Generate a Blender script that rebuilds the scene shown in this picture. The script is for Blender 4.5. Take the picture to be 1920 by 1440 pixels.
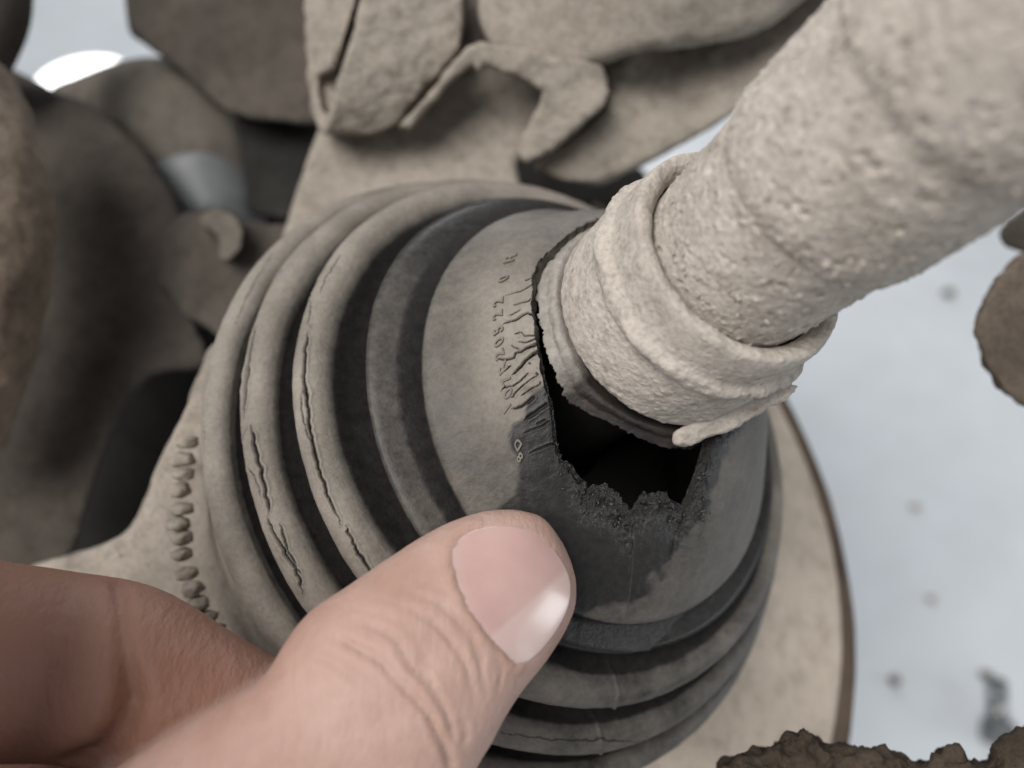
import bpy, bmesh, math, random
import numpy as np
from mathutils import Vector, Matrix
from mathutils.bvhtree import BVHTree

scene = bpy.context.scene
for o in list(bpy.data.objects):
    bpy.data.objects.remove(o, do_unlink=True)
COL = scene.collection
random.seed(4)
rng = np.random.default_rng(11)

# ------------------------------------------------------------------ camera, light, exposure
F_PX, CX, CY = 1478.0, 960.0, 720.0         # focal length and centre in photo pixels (1920 x 1440)
S = 0.0105                                  # working unit (about a centimetre) to metres
PITCH = 40.0
CAM = np.array([0.0, 0.0, 0.47])
RM = np.array(Matrix.Rotation(math.radians(PITCH), 3, 'X'))

cam_d = bpy.data.cameras.new('camera')
cam = bpy.data.objects.new('camera', cam_d); COL.objects.link(cam)
cam.location = CAM; cam.rotation_euler = (math.radians(PITCH), 0, 0)
cam_d.sensor_width = 36.0
cam_d.lens = 36.0 * F_PX / 1920.0
cam_d.clip_start = 0.005; cam_d.clip_end = 50.0
cam_d.dof.use_dof = True
cam_d.dof.focus_distance = 8.8 * S
cam_d.dof.aperture_fstop = cam_d.lens / 2.3     # a 2.3 mm wide phone lens opening
cam_d.dof.aperture_blades = 0
scene.camera = cam

world = bpy.data.worlds.new('World'); scene.world = world; world.use_nodes = True
bg = world.node_tree.nodes['Background']
bg.inputs['Color'].default_value = (0.88, 0.93, 1.0, 1); bg.inputs['Strength'].default_value = 0.24

def w_pt(p):                                # camera-frame working units -> world metres
    return np.asarray(p, float) @ RM.T * S + CAM

def area(name, loc_cam_m, target, size, size_y, power, color):
    d = bpy.data.lights.new(name, 'AREA'); d.shape = 'RECTANGLE'
    d.size = size; d.size_y = size_y; d.energy = power; d.color = color
    o = bpy.data.objects.new(name, d); COL.objects.link(o)
    p = np.array(loc_cam_m) @ RM.T + CAM
    o.location = p
    t = w_pt(target)
    o.rotation_euler = Vector(t - p).to_track_quat('-Z', 'Y').to_euler()
    return o
area('daylight_opening', (-0.50, 0.42, 1.05), (1, 0, -11), 0.8, 0.8, 23.0, (1.0, 0.975, 0.945))
area('floor_fill', (0.0, 1.85, -0.75), (0, 0, -70), 0.8, 0.8, 12.0, (0.95, 0.98, 1.0))  # unseen overhead fill added to brighten the floor
area('side_fill', (1.2, -0.12, 0.05), (1, 0, -9), 0.4, 0.5, 3.5, (0.93, 0.97, 1.0))  # unseen fill added for the nail highlight and right-hand edges

scene.view_settings.view_transform = 'Standard'
scene.view_settings.look = 'None'
scene.view_settings.exposure = 0.0
scene.view_settings.gamma = 1.0
scene.view_settings.use_curve_mapping = False

# ------------------------------------------------------------------ numeric helpers
def unp(px, py, d):                         # photo pixel at a depth -> camera-frame point
    return np.array([(px - CX) / F_PX * d, -(py - CY) / F_PX * d, -d])

def proj(p):
    return np.stack([CX + F_PX * p[..., 0] / -p[..., 2], CY - F_PX * p[..., 1] / -p[..., 2]], -1)

def nrm(v):
    v = np.asarray(v, float); return v / np.linalg.norm(v)

def _hash(ix, iy, iz, seed):
    h = (ix * 374761393 + iy * 668265263 + iz * 2147483647 + seed * 1274126177) & 0xFFFFFFFF
    h = ((h ^ (h >> 13)) * 1274126177) & 0xFFFFFFFF
    h = ((h ^ (h >> 16)) * 2246822519) & 0xFFFFFFFF
    return ((h ^ (h >> 15)) & 0xFFFFFF) / float(0xFFFFFF) * 2 - 1

def vnoise(p, seed=0):
    p = np.asarray(p, float); i = np.floor(p).astype(np.int64); f = p - i
    u = f * f * f * (f * (f * 6 - 15) + 10)
    r = 0
    for dx in (0, 1):
        for dy in (0, 1):
            for dz in (0, 1):
                w = (u[..., 0] if dx else 1 - u[..., 0]) * (u[..., 1] if dy else 1 - u[..., 1]) * (u[..., 2] if dz else 1 - u[..., 2])
                r = r + w * _hash(i[..., 0] + dx, i[..., 1] + dy, i[..., 2] + dz, seed)
    return r

def fbm(p, octv=4, seed=0, gain=0.5):
    r = 0; a = 1.0; q = np.asarray(p, float)
    for k in range(octv):
        r = r + a * vnoise(q, seed + k * 7); q = q * 2.03 + 3.1; a *= gain
    return r

def noise1(x, seed=0, octv=4, gain=0.55):
    x = np.asarray(x, float)
    return fbm(np.stack([x, np.zeros_like(x) + seed * 3.7, np.zeros_like(x) + 0.5], -1), octv, seed, gain)

def smooth(e0, e1, x):
    t = np.clip((x - e0) / (e1 - e0), 0, 1); return t * t * (3 - 2 * t)

def catmull(P, n):                          # resample a polyline by arc length as a Catmull-Rom curve
    P = np.asarray(P, float); Q = np.vstack([2 * P[0] - P[1], P, 2 * P[-1] - P[-2]])
    out = []
    for k in range(len(P) - 1):
        t = np.linspace(0, 1, 24, endpoint=False)[:, None]
        a, b, c, d = Q[k], Q[k + 1], Q[k + 2], Q[k + 3]
        out.append(0.5 * (2 * b + (c - a) * t + (2 * a - 5 * b + 4 * c - d) * t * t + (3 * b - a - 3 * c + d) * t ** 3))
    out.append(P[-1:]); out = np.vstack(out)
    L = np.r_[0, np.cumsum(np.linalg.norm(np.diff(out, axis=0), axis=1))]
    s = np.linspace(0, L[-1], n) if np.isscalar(n) else np.asarray(n) * L[-1]
    return np.stack([np.interp(s, L, out[:, k]) for k in range(P.shape[1])], -1)

def seg_dist(p, poly, closed=False):        # 2D or 3D distance to a polyline
    poly = np.asarray(poly, float)
    if closed: poly = np.vstack([poly, poly[:1]])
    best = np.full(p.shape[:-1], 1e9)
    for a, b in zip(poly[:-1], poly[1:]):
        ab = b - a; t = np.clip(((p - a) @ ab) / max(ab @ ab, 1e-12), 0, 1)
        best = np.minimum(best, np.linalg.norm(p - a - t[..., None] * ab, axis=-1))
    return best

def inside(p, poly):
    poly = np.asarray(poly, float); r = np.zeros(p.shape[:-1], bool)
    x, y = p[..., 0], p[..., 1]
    for (x0, y0), (x1, y1) in zip(poly, np.roll(poly, -1, 0)):
        if y0 == y1: continue
        c = ((y0 > y) != (y1 > y)) & (x < (x1 - x0) * (y - y0) / (y1 - y0) + x0)
        r ^= c
    return r

# ------------------------------------------------------------------ object helpers
ORG = {}
def tag(o, label=None, cat=None, group=None, kind=None):
    if label: o['label'] = label
    if cat: o['category'] = cat
    if group: o['group'] = group
    if kind: o['kind'] = kind
    return o

def thing(name, base_cam, label, cat, group=None):
    o = bpy.data.objects.new(name, None); COL.objects.link(o)
    o.empty_display_size = 0.01
    o.location = w_pt(base_cam); ORG[o.name] = np.array(o.location)
    return tag(o, label, cat, group)

def root_of(o):
    while o.parent: o = o.parent
    return o

def mesh_obj(name, v_cam, faces, mat, parent=None, attrs=None, smooth_=True, world_pts=False):
    v = np.asarray(v_cam, float)
    v = v if world_pts else w_pt(v)
    if parent is not None:
        org = ORG[root_of(parent).name]
    else:
        org = np.array([(v[:, 0].min() + v[:, 0].max()) / 2, (v[:, 1].min() + v[:, 1].max()) / 2, v[:, 2].min()])
    me = bpy.data.meshes.new(name)
    faces = faces if isinstance(faces, np.ndarray) else faces
    if isinstance(faces, np.ndarray):
        k = faces.shape[1]
        me.vertices.add(len(v)); me.vertices.foreach_set('co', (v - org).astype(np.float32).ravel())
        me.loops.add(faces.size); me.loops.foreach_set('vertex_index', faces.astype(np.int32).ravel())
        me.polygons.add(len(faces))
        me.polygons.foreach_set('loop_start', np.arange(0, faces.size, k, dtype=np.int32))
        me.polygons.foreach_set('loop_total', np.full(len(faces), k, dtype=np.int32))
        me.update(calc_edges=True); me.validate()
    else:
        me.from_pydata((v - org).tolist(), [], faces); me.update()
    if smooth_:
        me.polygons.foreach_set('use_smooth', np.ones(len(me.polygons), bool))
    for k, a in (attrs or {}).items():
        at = me.attributes.new(k, 'FLOAT', 'POINT'); at.data.foreach_set('value', np.asarray(a, np.float32).ravel())
    if mat: me.materials.append(mat)
    o = bpy.data.objects.new(name, me); COL.objects.link(o)
    if parent is not None: o.parent = parent
    else: o.location = org; ORG[o.name] = org
    return o

def grid_faces(nu, nv, closed_v=False):     # vertices u-major: index = i * nv + j
    i = np.arange(nu - 1)[:, None]; j = np.arange(nv if closed_v else nv - 1)[None]
    j2 = (j + 1) % nv
    a = i * nv + j; b = i * nv + j2; c = (i + 1) * nv + j2; d = (i + 1) * nv + j
    return np.stack([a, b, c, d], -1).reshape(-1, 4)

def grid_normals(G, closed_v=True):         # G: nu x nv x 3
    du = np.gradient(G, axis=0)
    if closed_v: dv = np.roll(G, -1, 1) - np.roll(G, 1, 1)
    else: dv = np.gradient(G, axis=1)
    n = np.cross(du, dv); return n / (np.linalg.norm(n, axis=-1, keepdims=True) + 1e-12)

def frame(n):
    n = nrm(n); a = nrm(np.cross([0, 1, 0], n)); return n, a, np.cross(n, a)

def remeshed(v, faces, vox, smooth_it=4):   # union of closed shapes -> one skin (verts, quads) in the working frame
    me = bpy.data.meshes.new('tmp'); me.from_pydata([tuple(x) for x in v], [], [tuple(f) for f in faces]); me.update()
    o = bpy.data.objects.new('tmp', me); COL.objects.link(o)
    m = o.modifiers.new('r', 'REMESH'); m.mode = 'VOXEL'; m.voxel_size = vox; m.adaptivity = 0
    dg = bpy.context.evaluated_depsgraph_get(); ev = o.evaluated_get(dg); em = ev.to_mesh()
    n = len(em.vertices); V = np.empty(n * 3, np.float32); em.vertices.foreach_get('co', V); V = V.reshape(-1, 3).astype(float)
    P = np.empty(len(em.polygons) * 4, np.int32); em.polygons.foreach_get('vertices', P); P = P.reshape(-1, 4)
    E_ = np.empty(len(em.edges) * 2, np.int32); em.edges.foreach_get('vertices', E_); E_ = E_.reshape(-1, 2)
    ev.to_mesh_clear(); bpy.data.objects.remove(o, do_unlink=True); bpy.data.meshes.remove(me)
    cnt = np.bincount(E_.ravel(), minlength=n)[:, None].astype(float)
    for _ in range(smooth_it):
        acc = np.zeros_like(V)
        for k in range(3):
            acc[:, k] = np.bincount(E_[:, 0], V[E_[:, 1], k], n) + np.bincount(E_[:, 1], V[E_[:, 0], k], n)
        V = V + 0.6 * (acc / np.maximum(cnt, 1) - V)
    return V, P

def vert_normals(V, P):
    a, b, c, d = (V[P[:, k]] for k in range(4)); fn = np.cross(c - a, d - b)
    n = np.zeros_like(V)
    for k in range(3):
        for j in range(4): n[:, k] += np.bincount(P[:, j], fn[:, k], len(V))
    return n / (np.linalg.norm(n, axis=1, keepdims=True) + 1e-12)

def prism(poly, thick):                     # poly: [(px,py,depth)] -> closed prism going away from the lens
    f = np.array([unp(*p) for p in poly]); th = np.array([p[3] if len(p) > 3 else thick for p in poly]) if any(len(p) > 3 for p in poly) else np.full(len(poly), thick)
    r = f / np.linalg.norm(f, axis=1, keepdims=True)
    bk = f + r * th[:, None]; n = len(f)
    faces = [list(range(n)), list(range(2 * n - 1, n - 1, -1))] + [[i, i + n, (i + 1) % n + n, (i + 1) % n] for i in range(n)]
    a = np.array(poly)[:, :2]; ar = np.sum(a[:, 0] * np.roll(a[:, 1], -1) - np.roll(a[:, 0], -1) * a[:, 1])
    if ar < 0: faces = [fc[::-1] for fc in faces]
    return np.vstack([f, bk]), faces

def tri_prism(poly, thick):                 # same, caps triangulated by bmesh so concave outlines stay clean
    v, fc = prism(poly, thick); bm = bmesh.new(); vs = [bm.verts.new(x) for x in v]
    for q in fc: bm.faces.new([vs[i] for i in q])
    bmesh.ops.triangulate(bm, faces=bm.faces[:]); bmesh.ops.recalc_face_normals(bm, faces=bm.faces[:])
    bm.verts.index_update(); out = [[x.index for x in q.verts] for q in bm.faces]; bm.free()
    return v, out

def join(parts):
    V = []; Fc = []; k = 0
    for v, f in parts:
        V.append(np.asarray(v)); Fc += [[i + k for i in q] for q in f]; k += len(v)
    return np.vstack(V), Fc

def ball_chain(pts, seg=18, sub=6):         # pts: (x,y,z,r) in working frame -> closed tapering tube
    P = np.asarray(pts, float); C = catmull(P, max(8, len(P) * sub)) if len(P) > 2 else np.linspace(P[0], P[1], 8)
    T = np.gradient(C[:, :3], axis=0); T /= np.linalg.norm(T, axis=1, keepdims=True)
    ref = np.array([0.13, 0.2, 0.97]); rows = []
    def ring(c, t, r):
        a = nrm(np.cross(t, ref)); b = np.cross(t, a); ph = np.linspace(0, 2 * np.pi, seg, endpoint=False)
        return c + r * (np.cos(ph)[:, None] * a + np.sin(ph)[:, None] * b)
    for s in (0.15, 0.45, 0.75, 0.93): rows.append(ring(C[0, :3] - T[0] * C[0, 3] * math.sqrt(1 - s * s), T[0], C[0, 3] * s))
    for c, t in zip(C, T): rows.append(ring(c[:3], t, c[3]))
    for s in (0.93, 0.75, 0.45, 0.15): rows.append(ring(C[-1, :3] + T[-1] * C[-1, 3] * math.sqrt(1 - s * s), T[-1], C[-1, 3] * s))
    n = len(rows); V = np.vstack(rows)
    F_ = [list(q) for q in grid_faces(n, seg, True)] + [list(range(seg))[::-1], list(range((n - 1) * seg, n * seg))]
    return V, F_

# ------------------------------------------------------------------ materials
def mat(name):
    m = bpy.data.materials.new(name); m.use_nodes = True
    nt = m.node_tree; b = nt.nodes['Principled BSDF']; return m, nt, b
def N(nt, typ, **kw):
    n = nt.nodes.new(typ)
    for k, v in kw.items(): setattr(n, k, v)
    return n
def noise_node(nt, scale, detail=6, rough=0.6, vec=None):
    n = N(nt, 'ShaderNodeTexNoise'); n.inputs['Scale'].default_value = scale; n.inputs['Detail'].default_value = detail
    n.inputs['Roughness'].default_value = rough
    if vec is None:
        tc = N(nt, 'ShaderNodeTexCoord'); vec = tc.outputs['Object']
    nt.links.new(vec, n.inputs['Vector']); return n
def ramp(nt, src, stops):
    r = N(nt, 'ShaderNodeValToRGB'); e = r.color_ramp.elements
    while len(e) < len(stops): e.new(0.5)
    for q, (p, c) in zip(e, stops): q.position = p; q.color = (*c, 1) if len(c) == 3 else c
    nt.links.new(src, r.inputs['Fac']); return r
def mixc(nt, fac, a, b, blend='MIX'):
    m = N(nt, 'ShaderNodeMix', data_type='RGBA', blend_type=blend)
    for s, i in ((fac, 0), (a, 6), (b, 7)):
        if hasattr(s, 'links'): nt.links.new(s, m.inputs[i])
        else: m.inputs[i].default_value = s if i == 0 else (*s, 1)
    return m.outputs[2]
def mathn(nt, op, a, b=None, clamp=False):
    m = N(nt, 'ShaderNodeMath', operation=op); m.use_clamp = clamp
    for s, i in ((a, 0), (b, 1)):
        if s is None: continue
        if hasattr(s, 'links'): nt.links.new(s, m.inputs[i])
        else: m.inputs[i].default_value = s
    return m.outputs[0]
def bump(nt, b, chain):                     # chain: [(height socket, strength, distance)]
    prev = None
    for h, st, di in chain:
        n = N(nt, 'ShaderNodeBump'); n.inputs['Strength'].default_value = st; n.inputs['Distance'].default_value = di
        nt.links.new(h, n.inputs['Height'])
        if prev: nt.links.new(prev, n.inputs['Normal'])
        prev = n.outputs['Normal']
    nt.links.new(prev, b.inputs['Normal'])
def attr(nt, name):
    a = N(nt, 'ShaderNodeAttribute'); a.attribute_name = name; return a.outputs['Fac']

def dirt_material(name, light, mid, dark, bump_s=1.0, scale=1.0, specks=True):
    m, nt, b = mat(name)
    n1 = noise_node(nt, 60 * scale, 6, 0.6); n2 = noise_node(nt, 420 * scale, 8, 0.7); n3 = noise_node(nt, 1600 * scale, 4, 0.6)
    c = ramp(nt, n1.outputs['Fac'], [(0.30, dark), (0.5, mid), (0.72, light)]).outputs['Color']
    f = ramp(nt, n2.outputs['Fac'], [(0.32, (0.72, 0.70, 0.68)), (0.5, (1, 1, 1)), (0.75, (1.14, 1.13, 1.12))]).outputs['Color']
    c = mixc(nt, 1.0, c, f, 'MULTIPLY')
    if specks:
        v = N(nt, 'ShaderNodeTexVoronoi'); v.inputs['Scale'].default_value = 330 * scale
        tc = N(nt, 'ShaderNodeTexCoord'); nt.links.new(tc.outputs['Object'], v.inputs['Vector'])
        pit = ramp(nt, v.outputs['Distance'], [(0.05, (0.45, 0.42, 0.38)), (0.16, (1, 1, 1))]).outputs['Color']
        gate = ramp(nt, noise_node(nt, 130 * scale, 3).outputs['Fac'], [(0.56, (0, 0, 0)), (0.66, (1, 1, 1))]).outputs['Color']
        c = mixc(nt, gate, c, mixc(nt, 1.0, c, pit, 'MULTIPLY'))
    g = ramp(nt, n3.outputs['Fac'], [(0.33, (0.80, 0.785, 0.77)), (0.5, (1, 1, 1)), (0.68, (1.12, 1.115, 1.11))]).outputs['Color']
    c = mixc(nt, min(1.0, 0.9 * bump_s), c, mixc(nt, 1.0, c, g, 'MULTIPLY'))
    nt.links.new(c, b.inputs['Base Color'])
    b.inputs['Roughness'].default_value = 0.95; b.inputs['Specular IOR Level'].default_value = 0.15
    bump(nt, b, [(n2.outputs['Fac'], 0.20 * bump_s, 0.0010), (n3.outputs['Fac'], 0.45 * bump_s, 0.0004)])
    return m

M_DIRT = dirt_material('dry_mud_dust', (0.525, 0.475, 0.42), (0.475, 0.43, 0.38), (0.42, 0.378, 0.332))
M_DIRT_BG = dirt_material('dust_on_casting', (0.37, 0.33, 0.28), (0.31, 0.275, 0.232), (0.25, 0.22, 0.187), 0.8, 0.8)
M_DIRT_SHADED = dirt_material('grimy_shaded_metal', (0.11, 0.094, 0.078), (0.075, 0.064, 0.054), (0.05, 0.044, 0.038), 0.6, 0.6, False)  # grime darkened further, with the shade on the arms painted in
M_BROWN = dirt_material('brown_dried_mud', (0.27, 0.215, 0.165), (0.20, 0.16, 0.125), (0.13, 0.105, 0.085), 1.0, 0.8)
M_MUD = dirt_material('dark_mud_crust', (0.10, 0.078, 0.058), (0.062, 0.048, 0.036), (0.032, 0.025, 0.019), 1.5, 1.2)
M_PLATE = dirt_material('pale_dust_on_plate', (0.58, 0.50, 0.415), (0.52, 0.445, 0.368), (0.46, 0.39, 0.32), 0.35, 0.5, False)
M_RIM_SHADE = dirt_material('shaded_plate_edge', (0.16, 0.115, 0.085), (0.11, 0.08, 0.06), (0.07, 0.05, 0.04), 0.6, 0.8, False)  # dark brown paints the shade on the plate's rolled edge
M_MID = dirt_material('thin_dust_on_steel', (0.17, 0.15, 0.125), (0.13, 0.115, 0.098), (0.10, 0.09, 0.078), 0.4, 0.4, False)
M_BLACK = dirt_material('black_grease_and_shade', (0.035, 0.033, 0.03), (0.025, 0.024, 0.022), (0.017, 0.016, 0.015), 0.4, 0.3, False)

def rubber_material():
    m, nt, b = mat('weathered_rubber')
    d = attr(nt, 'dust'); cr = attr(nt, 'crack'); tn = attr(nt, 'torn')
    n1 = noise_node(nt, 90, 6, 0.6); n2 = noise_node(nt, 700, 8, 0.7); n3 = noise_node(nt, 2000, 4, 0.65)
    n4 = noise_node(nt, 1100, 5, 0.7)
    dust = ramp(nt, n1.outputs['Fac'], [(0.3, (0.235, 0.207, 0.175)), (0.52, (0.285, 0.253, 0.216)), (0.72, (0.335, 0.30, 0.26))]).outputs['Color']
    g = ramp(nt, n3.outputs['Fac'], [(0.34, (0.88, 0.875, 0.87)), (0.5, (1, 1, 1)), (0.68, (1.09, 1.085, 1.08))]).outputs['Color']
    dust = mixc(nt, 1.0, dust, g, 'MULTIPLY')
    rub = ramp(nt, n2.outputs['Fac'], [(0.3, (0.014, 0.013, 0.0125)), (0.7, (0.032, 0.029, 0.027))]).outputs['Color']
    k = mathn(nt, 'MULTIPLY_ADD', n2.outputs['Fac'], 0.46); nt.nodes[-1].inputs[2].default_value = -0.23
    f = mathn(nt, 'ADD', d, k)
    k2 = mathn(nt, 'MULTIPLY_ADD', n1.outputs['Fac'], 0.34); nt.nodes[-1].inputs[2].default_value = -0.17
    f = mathn(nt, 'ADD', f, k2, True)
    f = mathn(nt, 'MULTIPLY', f, smoothstep_node(nt, d, 0.02, 0.2))
    f = mathn(nt, 'SUBTRACT', f, cr, True)
    f = mathn(nt, 'SUBTRACT', f, tn, True)
    c = mixc(nt, f, rub, dust)
    nt.links.new(c, b.inputs['Base Color'])
    r = mathn(nt, 'MULTIPLY_ADD', f, 0.38); nt.nodes[-1].inputs[2].default_value = 0.40
    r = mathn(nt, 'SUBTRACT', r, mathn(nt, 'MULTIPLY', tn, 0.32), True)
    nt.links.new(r, b.inputs['Roughness'])
    nt.links.new(mathn(nt, 'MULTIPLY_ADD', tn, 0.5), b.inputs['Specular IOR Level']); [n for n in nt.nodes if n.type == 'MATH'][-1].inputs[2].default_value = 0.30
    bump(nt, b, [(n2.outputs['Fac'], 0.22, 0.0006), (n3.outputs['Fac'], 0.25, 0.0003), (mathn(nt, 'MULTIPLY', n4.outputs['Fac'], tn), 0.8, 0.0016)])
    return m
def smoothstep_node(nt, src, a, b_):
    m = N(nt, 'ShaderNodeMapRange', interpolation_type='SMOOTHSTEP')
    m.inputs['From Min'].default_value = a; m.inputs['From Max'].default_value = b_
    nt.links.new(src, m.inputs['Value']); return m.outputs['Result']
M_RUBBER = rubber_material()

def collar_material():
    m, nt, b = mat('torn_collar_rubber')
    d = attr(nt, 'dust'); n2 = noise_node(nt, 800, 8, 0.7); n1 = noise_node(nt, 200, 5, 0.6)
    rub = ramp(nt, n1.outputs['Fac'], [(0.35, (0.014, 0.012, 0.011)), (0.58, (0.032, 0.023, 0.018)), (0.75, (0.07, 0.043, 0.029))]).outputs['Color']
    dust = ramp(nt, n2.outputs['Fac'], [(0.3, (0.27, 0.245, 0.215)), (0.7, (0.40, 0.37, 0.335))]).outputs['Color']
    k = mathn(nt, 'MULTIPLY_ADD', n2.outputs['Fac'], 0.6); nt.nodes[-1].inputs[2].default_value = -0.3
    f = mathn(nt, 'MULTIPLY', mathn(nt, 'ADD', d, k, True), smoothstep_node(nt, d, 0.05, 0.3))
    nt.links.new(mixc(nt, f, rub, dust), b.inputs['Base Color'])
    b.inputs['Roughness'].default_value = 0.55
    bump(nt, b, [(n2.outputs['Fac'], 0.5, 0.0006)])
    return m
M_COLLAR = collar_material()

def skin_material():
    m, nt, b = mat('bare_skin')
    red_shade = attr(nt, 'red_shade')
    n1 = noise_node(nt, 55, 5, 0.55); n2 = noise_node(nt, 900, 6, 0.65); n3 = noise_node(nt, 320, 4, 0.6)
    base = ramp(nt, n1.outputs['Fac'], [(0.3, (0.375, 0.232, 0.188)), (0.5, (0.43, 0.285, 0.237)), (0.7, (0.475, 0.328, 0.278))]).outputs['Color']
    fine = ramp(nt, n3.outputs['Fac'], [(0.3, (0.93, 0.90, 0.88)), (0.65, (1.04, 1.03, 1.03))]).outputs['Color']
    base = mixc(nt, 1.0, base, fine, 'MULTIPLY')
    c = mixc(nt, red_shade, base, (0.285, 0.145, 0.10))
    nt.links.new(c, b.inputs['Base Color'])
    b.inputs['Roughness'].default_value = 0.56; b.inputs['Specular IOR Level'].default_value = 0.35
    b.inputs['Subsurface Weight'].default_value = 0.22
    b.inputs['Subsurface Radius'].default_value = (1.0, 0.34, 0.2); b.inputs['Subsurface Scale'].default_value = 0.0028
    # skin lines run across the finger: stretched noise
    tc = N(nt, 'ShaderNodeTexCoord'); mp = N(nt, 'ShaderNodeMapping')
    mp.inputs['Rotation'].default_value = (0.2, 0.3, 0.75); mp.inputs['Scale'].default_value = (1.0, 0.28, 0.6)
    nt.links.new(tc.outputs['Object'], mp.inputs['Vector'])
    ln = noise_node(nt, 1300, 5, 0.6, mp.outputs['Vector'])
    bump(nt, b, [(ln.outputs['Fac'], 0.45, 0.0006), (n2.outputs['Fac'], 0.30, 0.0003)])
    return m
M_SKIN = skin_material()

def nail_material():
    m, nt, b = mat('thumb_nail')
    e = attr(nt, 'edge'); n1 = noise_node(nt, 160, 4, 0.5)
    base = ramp(nt, n1.outputs['Fac'], [(0.3, (0.47, 0.292, 0.268)), (0.7, (0.53, 0.352, 0.322))]).outputs['Color']
    nt.links.new(mixc(nt, e, base, (0.60, 0.48, 0.43)), b.inputs['Base Color'])
    b.inputs['Roughness'].default_value = 0.22; b.inputs['Specular IOR Level'].default_value = 0.5; b.inputs['Coat Weight'].default_value = 0.6; b.inputs['Coat Roughness'].default_value = 0.2
    b.inputs['Subsurface Weight'].default_value = 0.2; b.inputs['Subsurface Radius'].default_value = (1, 0.4, 0.3); b.inputs['Subsurface Scale'].default_value = 0.002
    tc = N(nt, 'ShaderNodeTexCoord'); mp = N(nt, 'ShaderNodeMapping')
    bump(nt, b, [(noise_node(nt, 500, 3, 0.5).outputs['Fac'], 0.06, 0.0004)])
    return m
M_NAIL = nail_material()

def floor_material():
    m, nt, b = mat('pale_painted_floor')
    n1 = noise_node(nt, 3.0, 6, 0.6); n2 = noise_node(nt, 26, 6, 0.6)
    c = ramp(nt, n1.outputs['Fac'], [(0.3, (0.58, 0.62, 0.65)), (0.6, (0.67, 0.70, 0.73)), (0.8, (0.72, 0.75, 0.775))]).outputs['Color']
    f = ramp(nt, n2.outputs['Fac'], [(0.3, (0.93, 0.93, 0.92)), (0.6, (1, 1, 1))]).outputs['Color']
    nt.links.new(mixc(nt, 1.0, c, f, 'MULTIPLY'), b.inputs['Base Color'])
    b.inputs['Roughness'].default_value = 0.45
    bump(nt, b, [(n2.outputs['Fac'], 0.1, 0.002)])
    return m
M_FLOOR = floor_material()
def metal_material():
    m, nt, b = mat('dull_steel')
    n1 = noise_node(nt, 200, 5); c = ramp(nt, n1.outputs['Fac'], [(0.3, (0.16, 0.165, 0.165)), (0.7, (0.34, 0.35, 0.35))])
    nt.links.new(c.outputs['Color'], b.inputs['Base Color']); b.inputs['Metallic'].default_value = 0.85; b.inputs['Roughness'].default_value = 0.38
    return m
M_STEEL = metal_material()

# ------------------------------------------------------------------ floor (setting)
fl = mesh_obj('floor', [(-4, -2, 0), (4, -2, 0), (4, 6, 0), (-4, 6, 0)], [[0, 1, 2, 3]], M_FLOOR, world_pts=True, smooth_=False)
tag(fl, 'pale bluish grey workshop floor far below the drive shaft', 'floor', kind='structure')

# ------------------------------------------------------------------ the boot: spine of circles fitted to the photograph
NB = nrm((0.456, 0.415, 0.787)); CB = unp(1070.4, 772.9, 11.5)       # fold C: centre, axis
ND = nrm((0.53, 0.325, 0.78)); CD = unp(1153.5, 752.0, 10.63)        # shoulder D, t = 1.1
N2 = nrm((0.392, 0.387, 0.835)); C2 = unp(1242.4, 598.7, 9.6)        # neck of the boot on the shaft, t = 2.44
T_D, T_NECK = 1.1, 2.44
def spine(t):
    t = np.asarray(t, float)
    k1 = smooth(0.25, T_D, t)[..., None]; k2 = smooth(T_D, T_NECK, t)[..., None]
    n = NB * (1 - k1) + ND * k1; n = n * (1 - k2) + N2 * k2
    n = n / np.linalg.norm(n, axis=-1, keepdims=True)
    base = CB + NB * t[..., None]
    offD = CD - (CB + NB * T_D); offN = C2 - (CB + NB * T_NECK)
    c = base + offD * k1 * (1 - k2) + offN * k2
    return c, n
def ring_pts(t, r, th):                     # t,r: (n,), th: (m,) or (n,m) -> n x m x 3
    c, n = spine(t)
    a = np.cross(np.array([0, 1.0, 0]), n); a /= np.linalg.norm(a, axis=-1, keepdims=True); b = np.cross(n, a)
    if th.ndim == 1: th = np.broadcast_to(th, t.shape[:1] + th.shape)
    if t.ndim == 1:
        c, a, b, r = c[:, None], a[:, None], b[:, None], r[:, None]
    return c + r[..., None] * (np.cos(th)[..., None] * a + np.sin(th)[..., None] * b)

CONE = catmull([(1.10, 2.88), (1.155, 2.85), (1.22, 2.78), (1.40, 2.60), (1.75, 2.24), (2.08, 1.88), (2.36, 1.56), (2.46, 1.42)], 400)
def cone_at(s):                             # s = 0 shoulder .. 1 neck
    x = np.clip(s, 0, 1) * 399
    return np.interp(x, np.arange(400), CONE[:, 0]), np.interp(x, np.arange(400), CONE[:, 1])

def px_to_cone(pts):                        # photo pixels -> (theta, s) on the cone
    th = np.radians(np.arange(0, 360, 0.5)); s = np.linspace(0, 1, 160); t, r = cone_at(s)
    g = proj(ring_pts(t, r, th)); out = []
    for p in pts:
        d = ((g - np.array(p, float)) ** 2).sum(-1); k = np.unravel_index(np.argmin(d), d.shape); out.append((th[k[1]], s[k[0]]))
    return np.array(out)

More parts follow.
